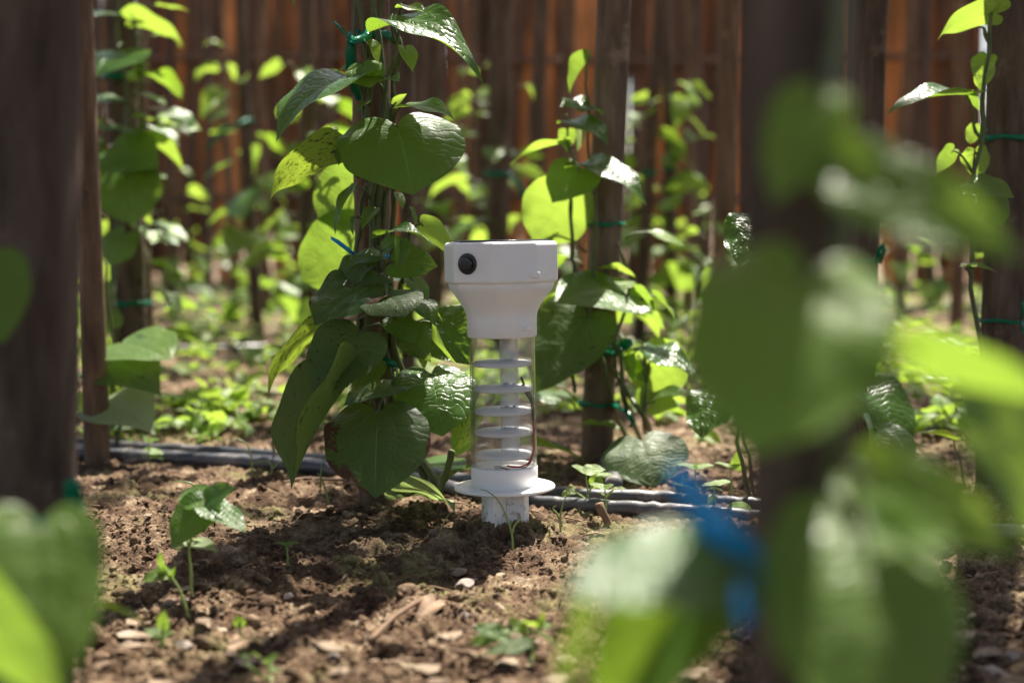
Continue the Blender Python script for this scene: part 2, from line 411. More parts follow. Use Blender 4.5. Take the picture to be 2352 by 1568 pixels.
def clear_mat(name, tint, gl, frost=0.0):
    m, nt, b = newmat(name)
    lw = N(nt, "ShaderNodeLayerWeight"); lw.inputs[0].default_value = 0.5
    tp = N(nt, "ShaderNodeBsdfTransparent"); nt.links.new(mixc(nt, math_n(nt, 'POWER', lw.outputs[1], 4.0), tint, tuple(x * 0.42 for x in tint)), tp.inputs[0])
    g = N(nt, "ShaderNodeBsdfGlossy"); g.inputs["Roughness"].default_value = 0.03
    fr = N(nt, "ShaderNodeLayerWeight"); fr.inputs[0].default_value = 0.29
    mx = N(nt, "ShaderNodeMixShader"); nt.links.new(math_n(nt, 'MULTIPLY_ADD', math_n(nt, 'POWER', fr.outputs[1], 1.9), 1.3 * gl, 0.02, True), mx.inputs[0])
    nt.links.new(tp.outputs[0], mx.inputs[1]); nt.links.new(g.outputs[0], mx.inputs[2])
    out = mx.outputs[0]
    if frost:
        d = N(nt, "ShaderNodeBsdfDiffuse"); d.inputs[0].default_value = (0.93, 0.93, 0.94, 1)
        t2 = N(nt, "ShaderNodeBsdfTranslucent"); t2.inputs[0].default_value = (0.93, 0.93, 0.94, 1)
        m2 = N(nt, "ShaderNodeMixShader"); m2.inputs[0].default_value = 0.35; nt.links.new(d.outputs[0], m2.inputs[1]); nt.links.new(t2.outputs[0], m2.inputs[2])
        m3 = N(nt, "ShaderNodeMixShader"); m3.inputs[0].default_value = frost; nt.links.new(out, m3.inputs[1]); nt.links.new(m2.outputs[0], m3.inputs[2])
        out = m3.outputs[0]
    nt.links.new(out, nt.nodes["Material Output"].inputs[0]); nt.nodes.remove(b)
    return m
M_GLASS = clear_mat("clear_acrylic", (0.990, 0.995, 0.992), 1.0, 0.022)
M_FROST = clear_mat("frosted_acrylic", (0.97, 0.97, 0.98), 0.8, 0.92)
M_INNER = clear_mat("inner_acrylic", (0.95, 0.95, 0.97), 1.0, 0.22)
M_STONE = plain("pale_stone", (0.34, 0.29, 0.25), 0.85, 0.3, 60, 0.35)
M_STONED = plain("brown_stone", (0.17, 0.125, 0.10), 0.85, 0.3, 60, 0.4)
M_TWIG = plain("dry_twig", (0.17, 0.105, 0.065), 0.8, 0.3, 80, 0.4)
M_DRYLEAF = plain("dry_leaf_litter", (0.24, 0.155, 0.09), 0.7, 0.3, 50, 0.4)

def flake_mat():
    m, nt, b = newmat("pale_earth_flake"); co = objco(nt)
    f = noise(nt, co, 24, 3, .6); g = noise(nt, co, 130, 3, .7)
    c = ramp(nt, f, [(0.35, (0.15, 0.095, 0.06)), (0.5, (0.20, 0.145, 0.095)), (0.65, (0.33, 0.26, 0.18)), (0.75, (0.21, 0.185, 0.165))])
    nt.links.new(mixc(nt, 0.6, c, ramp(nt, g, [(0.3, (.5, .48, .45)), (0.6, (1.1, 1.1, 1.1))]), 'MULTIPLY'), b.inputs["Base Color"])
    b.inputs["Roughness"].default_value = 0.9; bump(nt, b, g, 0.8, 0.003)
    return m
M_FLAKE = flake_mat()
# ------------------------------------------------------------------ ground: one sheet, fine near the camera, reaching the horizon
def build_ground():
    inv = np.linspace(1 / 0.80, 1 / 9.0, 640)
    Y = np.concatenate([np.array([-400, -60, -14, -5, -2, -0.8, -0.1, 0.3, 0.55, 0.7]), 1 / inv, np.array([9.8, 11, 13, 16, 22, 40, 90, 200, 500, 1500])])
    u = np.linspace(-1, 1, 820)
    W = 0.39 * np.clip(np.abs(Y), 0, 12) + 0.40
    X = W[:, None] * u[None, :]
    ext = np.array([0.35, 1.0, 2.5, 6, 14, 40, 150, 600, 1800])
    X = np.concatenate([-(W[:, None] + ext[None, ::-1]), X, W[:, None] + ext[None, :]], 1)
    YY = np.repeat(Y[:, None], X.shape[1], 1)
    Z = gz_base(X, YY) - GOFF
    fine = np.zeros_like(Z)
    r0, r1 = 8, 10 + 640; c0, c1 = 9, 9 + 820
    fine[r0:r1, c0:c1] = gz_fine(X[r0:r1, c0:c1], YY[r0:r1, c0:c1])
    Z = Z + fine
    n, k = X.shape
    idx = np.arange(n * k).reshape(n, k)
    F = np.stack([idx[:-1, :-1], idx[:-1, 1:], idx[1:, 1:], idx[1:, :-1]], -1).reshape(-1, 4)
    o = link("ground", mesh_np("ground", np.stack([X, YY, Z], -1).reshape(-1, 3), F), M_SOIL)
    o["kind"] = "structure"
    return o
build_ground()
def gtop(x, y): return gz(x, y) + float(gz_fine(np.array([x]), np.array([y]))[0])

# icospheres as numpy templates
import bmesh
def ico(sub):
    bm = bmesh.new(); bmesh.ops.create_icosphere(bm, subdivisions=sub, radius=1.0)
    V = np.array([v.co[:] for v in bm.verts]); F = np.array([[v.index for v in f.verts] for f in bm.faces]); bm.free()
    return V, F
ICO = {1: ico(1), 2: ico(2), 3: ico(3)}
def rock_template(sub, seed, rough=0.28, ang=False):
    V, F = ICO[sub]; r = np.random.default_rng(seed)
    d = np.ones(len(V))
    for k in range(7):
        a = r.normal(size=3); a /= np.linalg.norm(a); f = r.uniform(1.2, 5.5)
        d += rough / (0.7 + 0.35 * f) * np.sin(f * (V @ a) + r.uniform(0, 6))
    P_ = V * d[:, None]
    if ang:
        for k in range(14):
            a = r.normal(size=3); a /= np.linalg.norm(a); lim = r.uniform(0.35, 0.7)
            e = np.maximum(P_ @ a - lim, 0); P_ = P_ - e[:, None] * a
    return P_ * r.uniform(0.7, 1.2, 3), F
def scatter_clods():
    r = np.random.default_rng(5); Vs = []; Fs = []; o = 0
    temps = {s: [rock_template(s, 100 * s + k, 0.33) for k in range(14)] for s in (1, 2, 3)}
    def put(n, sub, lo, hi, ylo, yhi, pw=2.2):
        nonlocal o
        iy = r.uniform(1 / yhi, 1 / ylo, n * 3); y = 1 / iy
        x = r.uniform(-1, 1, n * 3) * (0.38 * y + 0.12)
        dens = fbm(x * 4.5 + 1, y * 4.5 + 8, 3) + 0.35 * perlin(x * 22, y * 22)
        keep = dens > r.normal(-0.12, 0.30, n * 3); x = x[keep][:n]; y = y[keep][:n]
        z = gz_base(x, y) - GOFF + gz_fine(x, y)
        s = lo + (hi - lo) * r.uniform(0, 1, len(x))**pw
        for i in range(len(x)):
            V, F = temps[sub][r.integers(14)]
            a = r.uniform(0, 6.28); c, q = math.cos(a), math.sin(a); R = np.array([[c, -q, 0], [q, c, 0], [0, 0, r.uniform(.6, .95)]])
            Vs.append(V @ R.T * s[i] + np.array([x[i], y[i], z[i] + s[i] * r.uniform(-0.15, 0.45)])); Fs.append(F + o); o += len(V)
    put(42000, 1, 0.0008, 0.0030, 0.9, 2.3)
    put(2600, 2, 0.0024, 0.0065, 0.9, 3.0)
    put(150, 3, 0.006, 0.012, 0.9, 4.0)
    for k in range(420):
        a = r.uniform(0, 6.28); rr = 0.018 + 0.035 * r.uniform(0, 1)**1.4; x = _dev0.x + math.cos(a) * rr; y = 1.49 + math.sin(a) * rr; sz = r.uniform(0.001, 0.0052)
        V, F = temps[2][r.integers(14)]; Vs.append(V * sz + np.array([x, y, gtop(x, y) + 0.006 * (1 - (rr - .018) / .035) * r.uniform(0, 1)])); Fs.append(F + o); o += len(V)
    ob = link("soil_clods", mesh_np("soil_clods", np.concatenate(Vs), None, np.concatenate(Fs), None, False), M_SOIL)
    tag(ob, "loose brown soil crumbs and clods strewn over the ground", "soil", None, "stuff")
    Vs.clear(); Fs.clear(); o = 0
    temps = {1: [rock_template(2, 900 + k, 0.2, True) for k in range(14)]}
    for k in range(14): temps[1][k] = (temps[1][k][0] * np.array([1, 1, 0.42]), temps[1][k][1])
    put(600, 1, 0.003, 0.018, 0.9, 1.32, 2.4)
    put(260, 1, 0.003, 0.009, 1.3, 2.6, 2.0)
    ob = link("stone_flakes", mesh_np("stone_flakes", np.concatenate(Vs), None, np.concatenate(Fs), None, False), M_FLAKE)
    tag(ob, "pale crusty flakes of earth and stone scattered over the soil", "flakes", None, "stuff")
scatter_clods()

# ------------------------------------------------------------------ the thatched shade roof overhead and the reed fence behind
ROOF_Z = 2.25
def roof_xy(p):
    t = (ROOF_Z - p.z) / SUN.z
    return p.x + SUN.x * t, p.y + SUN.y * t
LIT, SHADE = [], []           # gaps and cover shaped into the unseen roof to place sun and shade: (x, y, radius, weight)
def lit(px, py, Y=None, r=0.12, w=1.0):
    p = G(px, py) if Y is None else P(px, py, Y); LIT.append((*roof_xy(p), r, w))
def shade(px, py, Y=None, r=0.12, w=1.0):
    p = G(px, py) if Y is None else P(px, py, Y); SHADE.append((*roof_xy(p), r, w))
for a in [(330, 1400), (480, 1470), (620, 1420), (760, 1460), (900, 1440), (1050, 1470), (1180, 1440), (540, 1520), (820, 1530), (1120, 1530), (260, 1500), (700, 1540), (980, 1520), (350, 1560), (2300, 1400), (450, 1400), (700, 1400), (1000, 1400), (1220, 1390)]: lit(*a, r=0.11, w=1.1)
for a in [(330, 1215), (420, 1240), (1330, 1240), (1450, 1260), (1250, 1270), (1400, 1150), (1600, 1150), (1500, 1160), (560, 1050), (400, 1060), (700, 900), (560, 960), (1550, 980), (1640, 1000), (300, 1170), (250, 1260), (620, 1090), (480, 1010), (760, 950), (1270, 1330), (2150, 1010), (2250, 900)]: lit(*a, r=0.09, w=1.1)
for a in [(985, 880, 1.56), (1040, 770, 1.58), (720, 220, 1.52), (690, 400, 1.55), (960, 400, 1.52), (1060, 120, 1.5), (690, 830, 1.6), (1150, 560, 1.45), (1240, 1120, 1.45), (760, 460, 1.9), (760, 600, 1.95),
          (1450, 430, 1.95), (1385, 310, 1.95), (1260, 510, 2.0), (1430, 700, 2.0), (1530, 820, 2.0), (1330, 180, 1.95), (1250, 690, 2.05), (380, 300, 2.66), (400, 220, 2.66), (360, 70, 2.66), (230, 150, 2.6), (360, 360, 2.66), (250, 700, 2.7), (330, 800, 2.0), (300, 960, 2.0), (1100, 1120, 1.46)]: lit(*a, r=0.08, w=1.1)
for a in [(2200, 60, 1.7), (2260, 170, 1.7), (2230, 380, 1.7), (2220, 880, .47), (2320, 900, .47), (1450, 1320, .46), (60, 1350, .6), (120, 1300, .6), (40, 1520, .56), (1300, 1480, .45), (1540, 1330, .47)]: lit(*a, r=0.07, w=1.1)
for a in [(850, 1230), (700, 1280), (950, 1280), (1010, 1200), (780, 1200), (600, 1290)]: shade(*a, r=0.10, w=0.7)
for a in [(80, 500, .9), (1850, 100, .7), (80, 900, .9), (780, 1330), (880, 1300), (560, 1330), (1080, 1290)]: shade(*a, r=0.11, w=0.8)
def build_roof():
    r = np.random.default_rng(3); mb_v = []; mb_f = []; o = 0
    ys = np.arange(-3.2, 9.05, 0.022); xs = np.arange(-8, 8, 0.03)
    LA = np.array(LIT); SA = np.array(SHADE)
    for yi in ys:
        y = yi + r.normal(0, 0.004)
        f = fbm(xs * 2.3 + 4, np.full_like(xs, y * 2.3), 3, 0.62) + 0.30 * perlin(xs * 9, np.full_like(xs, y * 13.0)) + 0.42 - 0.58 * min(max((y - 3.0) / 1.6, 0), 1)
        near = (np.abs(xs) < 2.2)
        for x0, y0, rad, w in LA: f = f - w * np.exp(-((xs - x0)**2 + (y - y0)**2) / rad**2)
        for x0, y0, rad, w in SA: f = f + w * np.exp(-((xs - x0)**2 + (y - y0)**2) / rad**2)
        cov = f > 0
        e = np.flatnonzero(np.diff(np.concatenate([[0], cov.astype(int), [0]])))
        for a, b in zip(e[::2], e[1::2]):
            xa = xs[a] - r.uniform(0, 0.05); xb = xs[b - 1] + r.uniform(0.01, 0.06)
            w = r.uniform(0.009, 0.0125); z = ROOF_Z + r.normal(0, 0.008); t0 = r.normal(0, 0.006); t1 = r.normal(0, 0.006)
            V = [(xa, y - w + t0, z), (xa, y + w + t0, z), (xa, y + t0, z + w), (xb, y - w + t1, z), (xb, y + w + t1, z), (xb, y + t1, z + w)]
            mb_v += V; mb_f += [(o, o + 1, o + 4, o + 3), (o + 1, o + 2, o + 5, o + 4), (o + 2, o, o + 3, o + 5)]; o += 6
    me = mesh_np("roof", np.array(mb_v), np.array(mb_f), None, None, False)
    ob = link("roof", me, M_STRAW); ob["kind"] = "structure"
build_roof()

WALL_Y = 9.2
def build_fence():
    root = empty("reed_fence", (0, WALL_Y, 0))
    tag(root, "brown fence of upright dry reeds and sheaths closing off the far end", "fence")
    r = random.Random(8); rn = np.random.default_rng(8); H = 2.75
    def bundle(k):
        W = r.uniform(0.10, 0.26); nx = 26; nz = 12; u = np.linspace(-1, 1, nx); f = np.linspace(0, 1, nz); U, Fz = np.meshgrid(u, f, indexing='ij')
        X = U * W / 2 + 0.012 * perlin(U * 3 + k * 7, Fz * 4) + 0.015 * perlin(np.full_like(U, k * 3.3), Fz * 3)
        X = X * (0.62 + 0.38 * np.minimum(1, Fz / 0.20))
        Yf = -0.010 * np.abs(np.sin(U * r.uniform(4, 8) * math.pi / 2 + k)) - 0.012 * perlin(U * 6 + k, Fz * 7 + k)
        Z = Fz * H + 0.05 * perlin(U * 5 + k * 2, Fz * 0 + k)
        V = np.concatenate([np.stack([X, Yf, Z], -1).reshape(-1, 3), np.stack([X, Yf + 0.014, Z], -1).reshape(-1, 3)])
        idx = np.arange(nx * nz).reshape(nx, nz); o = nx * nz
        F = [np.stack([idx[:-1, :-1], idx[1:, :-1], idx[1:, 1:], idx[:-1, 1:]], -1).reshape(-1, 4), np.stack([idx[:-1, :-1], idx[:-1, 1:], idx[1:, 1:], idx[1:, :-1]], -1).reshape(-1, 4) + o]
        for c in (0, nx - 1): F.append(np.stack([idx[c, :-1], idx[c, 1:], idx[c, 1:] + o, idx[c, :-1] + o], -1))
        for c in (0, nz - 1): F.append(np.stack([idx[:-1, c], idx[1:, c], idx[1:, c] + o, idx[:-1, c] + o], -1))
        me = mesh_np("reed_bundle", V, np.concatenate(F)); me.materials.append(M_REED[k % 3 if k % 3 else r.choice([0, 1])]); return me, W
    bl = [bundle(k) for k in range(14)]
    x = -4.5
    while x < 4.5:
        me, W = bl[r.randrange(14)]; o = link("reed_bundle", me, None, root); x += W * 0.47
        o.location = (x, 0.03 + r.uniform(-.008, .008), -0.05 - r.uniform(0, .05)); o.rotation_euler = (r.gauss(0, .006), r.gauss(0, .008), r.uniform(-.08, .08)); x += W * 0.47 + (r.uniform(0.006, 0.018) if r.random() < 0.35 else -0.01)
    meshes = []
    for k in range(16):
        w = [0.008, 0.011, 0.015, 0.020, 0.030, 0.045, 0.014, 0.06][k % 8]; mb = MB(); pts = []; rad = []
        bx = r.uniform(-.04, .04); ph = r.uniform(0, 6); Lr = r.uniform(0.9, 2.7)
        for i in range(9):
            f = i / 8; pts.append((bx * math.sin(f * 3.1 + ph), 0.012 * math.sin(f * 5 + ph), f * Lr)); rad.append(w * (0.8 + 0.3 * math.sin(f * 4 + ph * 2)) * (1 - 0.5 * f * f))
        mb.tube(pts, rad, 7, True, flat=0.3 if w > 0.025 else 0.8, ref=(0, 1, 0))
        me = mb.mesh("reed", True); me.materials.append(M_REED[r.choice([0, 1, 1, 2])]); meshes.append((me, Lr))
    for n in range(240):
        me, Lr = meshes[r.randrange(16)]; o = link("reed", me, None, root)
        o.location = (r.uniform(-4.4, 4.4), -0.045 + r.uniform(-.02, .01), r.uniform(-0.05, max(0.0, 2.6 - Lr))); o.rotation_euler = (r.gauss(0, 0.01), r.gauss(0, 0.05), r.uniform(-0.3, 0.3))
    for z in (0.55, 1.42, 2.2):
        mb = MB(); mb.tube([(-5 + i, -0.10, z + 0.02 * math.sin(i * 1.7 + z)) for i in range(11)], 0.022, 8)
        mb.build("batten", M_BARKR, root)
build_fence()

# ------------------------------------------------------------------ leaves
_T = [0, .06, .13, .22, .33, .45, .58, .70, .80, .88, .94, 1.0]
_OX = [0, -.085, -.135, -.115, -.01, .15, .35, .55, .71, .83, .915, 1.0]
_OY = [0, .06, .16, .29, .405, .455, .43, .34, .225, .115, .048, 0.0]
_OYR = [0, .065, .18, .325, .45, .515, .52, .475, .39, .275, .14, 0.0]
def _cr(t, xs, ys):
    xs = np.array(xs); ys = np.array(ys); m = np.gradient(ys, xs)
    i = np.clip(np.searchsorted(xs, t, side='right') - 1, 0, len(xs) - 2); h = xs[i + 1] - xs[i]; u = (t - xs[i]) / h
    return (2*u**3-3*u**2+1)*ys[i] + (u**3-2*u**2+u)*h*m[i] + (-2*u**3+3*u**2)*ys[i+1] + (u**3-u**2)*h*m[i+1]
TIP = {}
def leaf_mesh(name, nt, ns, wid=1.0, bend=0.6, fold=0.15, cup=0.0, wave=0.02, twist=0.0, pucker=0.006, lobe=1.0, seed=0, tipcurl=0.0, asym=0.0, rnd=0.0):
    r = np.random.default_rng(seed)
    t = np.linspace(0, 1, nt)**0.92
    ox = _cr(t, _T, _OX); oy = np.maximum(_cr(t, _T, np.array(_OY) * (1 - rnd) + np.array(_OYR) * rnd), 0) * wid
    ox = np.where(ox < 0, ox * lobe, ox)
    mx = t**1.22
    sides = np.concatenate([-np.linspace(1, 0, ns + 1), np.linspace(0, 1, ns + 1)[1:]])
    ph = r.uniform(0, 6.28, 4)
    T, S = np.meshgrid(t, sides, indexing='ij'); A = np.abs(S); sg = np.sign(S)
    jag = 1 + 0.02 * np.sin(T * 21 + ph[2] + sg)
    x = mx[:, None] * (1 - A) + ox[:, None] * A; y = oy[:, None] * S * jag * (1 + asym * sg)
    z = fold * np.abs(y) - cup * y**2 * 2.0
    z = z + wave * A**2 * np.sin(2 * np.pi * (2.3 * T) + ph[0] + sg * ph[1]) * np.minimum(1, oy[:, None] * 4)
    # pillowing between the arching veins, crossed by lateral veins
    env = np.minimum(1, oy[:, None] * 5)
    z = z + pucker * env * np.abs(np.sin(np.pi * A / 0.36)) * (0.7 + 0.5 * np.sin(T * 30 - A * 9 + ph[3])) - 0.5 * pucker * env
    # bend along the length
    ang = bend * np.clip(x, 0, 1) + tipcurl * np.clip(x - 0.6, 0, 1)**2 * 4
    g = np.linspace(0, 1.05, 200); ga = bend * g + tipcurl * np.clip(g - 0.6, 0, 1)**2 * 4
    cx = np.concatenate([[0], np.cumsum(np.cos(ga[:-1]) * (g[1] - g[0]))]); cz = np.concatenate([[0], -np.cumsum(np.sin(ga[:-1]) * (g[1] - g[0]))])
    xc = np.where(x < 0, x, np.interp(x, g, cx)); zc = np.where(x < 0, 0, np.interp(x, g, cz))
    tw = twist * np.clip(x, 0, 1); y2 = y * np.cos(tw) - z * np.sin(tw); z2 = y * np.sin(tw) + z * np.cos(tw)
    X = xc + z2 * np.sin(ang); Z = zc + z2 * np.cos(ang)
    n, k = X.shape; idx = np.arange(n * k).reshape(n, k)
    F = np.stack([idx[:-1, :-1], idx[1:, :-1], idx[1:, 1:], idx[:-1, 1:]], -1).reshape(-1, 4)
    uv = np.stack([T, 0.5 + 0.5 * S], -1).reshape(-1, 2)
    me = mesh_np(name, np.stack([X, y2, Z], -1).reshape(-1, 3), F, None, uv)
    TIP[me.name] = (float(X[-1, k // 2]), float(Z[-1, k // 2]))
    return me
SHAPES = {
 'flat':  dict(wid=0.92, bend=0.25, fold=0.06, wave=0.020, rnd=0.35),
 'heart': dict(wid=1.0, bend=0.62, fold=0.02, cup=0.10, wave=0.025, pucker=0.008, rnd=1.0, lobe=1.9),
 'droop': dict(wid=0.85, bend=1.05, fold=0.12, wave=0.030),
 'fold':  dict(wid=0.85, bend=0.55, fold=0.55, wave=0.030),
 'curl':  dict(wid=0.80, bend=0.35, fold=0.22, wave=0.055, tipcurl=1.1, twist=0.4),
 'long':  dict(wid=0.66, bend=0.45, fold=0.25, wave=0.030, tipcurl=0.5, lobe=0.7),
 'arch':  dict(wid=0.72, bend=1.25, fold=0.20, wave=0.045, twist=-0.35),
 'wavy':  dict(wid=0.95, bend=0.45, fold=0.10, wave=0.060, pucker=0.022, rnd=0.6),
 'fold2': dict(wid=0.90, bend=0.40, fold=0.85, wave=0.040, asym=0.1),
 'small': dict(wid=0.80, bend=0.35, fold=0.25, wave=0.015, lobe=0.5, pucker=0.004),
}
LEAF = {}
def get_leaf(shape, mat, hi=True, v=0):
    key = (shape, mat, hi, v)
    if key not in LEAF:
        kw = dict(SHAPES[shape]); kw['seed'] = (sum(ord(ch) for ch in shape) * 7 + v * 31) % 9999
        if v: 
            kw['bend'] *= (1.0, 1.35, 0.7)[v % 3]; kw['fold'] *= (1.0, 0.7, 1.4)[v % 3]; kw['twist'] = kw.get('twist', 0) + (0, 0.3, -0.3)[v % 3]
        me = leaf_mesh("leaf", 40 if hi else 15, 12 if hi else 5, **kw); me.materials.append(ML[mat]); LEAF[key] = me
    return LEAF[key]
def put_leaf(parent, base, tip, nrm, shape='flat', mat='mature', w=1.0, hi=True, v=0):
    """a leaf whose stalk end sits at base and whose point reaches tip; nrm = the way its upper face looks"""
    me = get_leaf(shape, mat, hi, v); tx, tz = TIP[me.name]; ln = math.hypot(tx, tz)
    e1 = Vector(tip) - Vector(base); L = e1.length; e1.normalize()
    n = Vector(nrm); e3 = n - e1 * n.dot(e1)
    if e3.length < 1e-4: e3 = Vector((0, 0, 1)) - e1 * e1.z
    e3.normalize(); e2 = e3.cross(e1)
    s = L / ln
    xh = e1 * (tx / ln) - e3 * (tz / ln); zh = e1 * (tz / ln) + e3 * (tx / ln)
    o = link("leaf", me, None, parent)
    M = Matrix(((xh.x * s, e2.x * s * w, zh.x * s, base[0]), (xh.y * s, e2.y * s * w, zh.y * s, base[1]), (xh.z * s, e2.z * s * w, zh.z * s, base[2]), (0, 0, 0, 1)))
    if parent is not None: M = Matrix.Translation(-parent.location) @ M
    o.matrix_basis = M
    return o
FR = (0.05, -1, 0.45); UP = (0, -0.35, 1); UPF = (0, -0.8, 0.8); BK = (0.1, 0.75, 0.6); BKU = (0, 0.35, 0.95)
LF = (-0.55, -0.6, 0.65); RT = (0.55, -0.6, 0.65); RU = (0.5, -0.1, 0.9); LU = (-0.5, -0.1, 0.9)

class Vine:
    """a climbing plant: stems joined into one part, every leaf a part of its own"""
    def __init__(s, name, label, cat, loc, group=None, hi=True):
        s.root = empty(name, loc); tag(s.root, label, cat, group); s.mb = MB(); s.hi = hi; s.Yd = loc[1]
    def loc(s, p): return Vector(p) - s.root.location
    def stem(s, pts, r0, r1=None, n=7, wob=0.007):
        r1 = r0 if r1 is None else r1; k = len(pts)
        # smooth the polyline a little
        q = []
        for i in range(k - 1):
            a = Vector(pts[max(i - 1, 0)]); b = Vector(pts[i]); c = Vector(pts[i + 1]); d = Vector(pts[min(i + 2, k - 1)])
            for j in range(4):
                u = j / 4; q.append(0.5 * ((2 * b) + (c - a) * u + (2 * a - 5 * b + 4 * c - d) * u * u + (3 * b - a - 3 * c + d) * u**3))
        q.append(Vector(pts[-1]))
        m = len(q); rad = [r0 + (r1 - r0) * i / (m - 1) for i in range(m)]; sd = pts[0][0] * 91 + pts[-1][2] * 37
        if wob:
            for i in range(2, m - 2): q[i] = q[i] + Vector((float(perlin(i * .37 + sd, 1.5)), 0.5 * float(perlin(i * .37, sd)), 0)) * wob
        for i in range(3, m - 3, 9): rad[i] *= 1.35          # swollen nodes
        s.mb.tube([s.loc(p) for p in q], rad, n)
    def leaf(s, b, t, nrm=UP, shape='flat', mat='mature', w=1.0, Yb=None, Yt=None, v=0, att=None, hi=None):
        """b, t in photo pixels (with depths) or as Vectors; att = where the stalk leaves the stem"""
        B = b if isinstance(b, Vector) else P(b[0], b[1], Yb); Tp = t if isinstance(t, Vector) else P(t[0], t[1], Yt if Yt is not None else Yb)
        o = put_leaf(s.root, B, Tp, nrm, shape, mat, w, s.hi if hi is None else hi, v)
        if att is not None:
            A = att if isinstance(att, Vector) else P(*att)
            d = (Tp - B).normalized(); mid = (A + B) / 2 + Vector((0, 0, 0.15 * (B - A).length)) - d * 0.1 * (B - A).length
            s.mb.tube([s.loc(p) for p in (A, A.lerp(mid, 0.6), mid.lerp(B, 0.45), B, B + d * 0.004)], [0.0019, 0.0016, 0.0014, 0.0013, 0.0008], 6)
        return o
    def done(s, mat=None):
        if s.mb.v: s.mb.build("stem", mat or M_STEM, s.root)

# ------------------------------------------------------------------ posts
def make_post(name, label, top, bot, d_top, d_bot, mat, seed, hi=True, knots=2, group=None, wob=0.06):
    """top / bot world points on the axis"""
    top = Vector(top); bot = Vector(bot)
    r = np.random.default_rng(seed); n = 28 if hi else 14; m = 90 if hi else 26
    ax = top - bot
    f = np.linspace(0, 1, m); a = np.linspace(0, 2 * np.pi, n, endpoint=False)
    FF, AA = np.meshgrid(f, a, indexing='ij'); L = ax.length
    rad = (d_bot + (d_top - d_bot) * FF) / 2
    rad = rad * (1 + wob * perlin(np.cos(AA) * 1.3 + seed * 3.1, FF * L * 3 + np.sin(AA) * 1.3) * 2 + 0.05 * perlin(np.cos(AA) * 5 + seed, FF * L * 22 + np.sin(AA) * 5))
    kn = [(r.uniform(0.08, 0.8), r.uniform(0, 6.28)) for _ in range(knots)]
    for kf, ka in kn:
        da = np.angle(np.exp(1j * (AA - ka))); rad = rad + 0.45 * d_bot / 2 * np.exp(-(da / 0.45)**2 - ((FF - kf) * L / 0.018)**2)
    amp = 0.0022 if hi else 0.006; bx = amp * L * np.sin(f * 5 + seed); by = amp * L * np.sin(f * 4 + seed * 2); bx = bx - bx[0]; by = by - by[0]
    X = ax.x * FF + bx[:, None] + rad * np.cos(AA); Yv = ax.y * FF + by[:, None] + rad * np.sin(AA); Z = ax.z * FF
    idx = np.arange(m * n).reshape(m, n); nx = np.roll(idx, -1, 1)
    F = np.stack([idx[:-1], nx[:-1], nx[1:], idx[1:]], -1).reshape(-1, 4)
    V = np.stack([X, Yv, Z], -1).reshape(-1, 3)
    V = np.concatenate([V, [[ax.x + bx[-1], ax.y + by[-1], ax.z]]]); F3 = np.stack([idx[-1], nx[-1], np.full(n, m * n)], -1)
    o = link(name, mesh_np(name, V, F, F3), mat); o.location = bot
    tag(o, label, "post", group)
    def axis(z):
        q = min(max((z - bot.z) / ax.z, 0), 1)
        return Vector((bot.x + ax.x * q + np.interp(q, f, bx), bot.y + ax.y * q + np.interp(q, f, by), z))
    def radius(z):
        q = min(max((z - bot.z) / ax.z, 0), 1); return (d_bot + (d_top - d_bot) * q) / 2
    return axis, radius
def post_px(name, label, pt, pb, Y, wpx_t, wpx_b, mat, seed, hi=True, knots=2, group=None, ztop=2.2, wob=0.06):
    """axis given by two photo points at depth Y, prolonged down into the ground and up to the roof"""
    a = P(pt[0], pt[1], Y); b = P(pb[0], pb[1], Y); d = (a - b) / (a.z - b.z)
    g = gz(b.x, Y) - 0.05
    bot = b + d * (g - b.z); top = b + d * (ztop - b.z)
    dt = wpx_t * MPX(Y); db = wpx_b * MPX(Y); k = (db - dt) / (b.z - a.z)
    return make_post(name, label, top, bot, max(0.5 * dt, dt + (ztop - a.z) * k * 0.4), db, mat, seed, hi, knots, group, wob)

def tie(label, axis, radius, z, mat=M_TIE, tails=(), w=0.007, tilt=0.0, extra=0.004, group=None):
    """a strip of plastic film knotted round a post; tails: list of world-space point lists"""
    c = axis(z); R = radius(z) + extra; root = empty("plastic_tie", c)
    tag(root, label, "plastic tie", group)
    mb = MB(); n = 30; V = []; F = []; th = 0.0009
    for k in range(n):
        a = 2 * math.pi * k / n; dz = tilt * math.cos(a) + 0.0012 * math.sin(a * 5)
        wv = w * (1 + 0.2 * math.sin(a * 3 + z * 40)) / 2
        for rr, zz in ((R, -wv), (R + th, -wv), (R + th * 1.6, 0), (R + th, wv), (R, wv)): V.append((rr * math.cos(a), rr * math.sin(a), zz + dz))
    for k in range(n):
        k2 = (k + 1) % n
        for j in range(5):
            j2 = (j + 1) % 5; F.append((k * 5 + j, k2 * 5 + j, k2 * 5 + j2, k * 5 + j2))
    mb.add(V, F); mb.build("band", mat, root)
    for t in tails:
        mb = MB(); pts = [Vector(p) - c for p in t]; m = len(pts)
        mb.tube(pts, [w * (0.35 + 0.35 * math.sin(2.6 * i / (m - 1) + 0.4)) for i in range(m)], 6, True, flat=0.16, ref=(0.2, -1, 0.3)); mb.build("tail", mat, root)
    return root

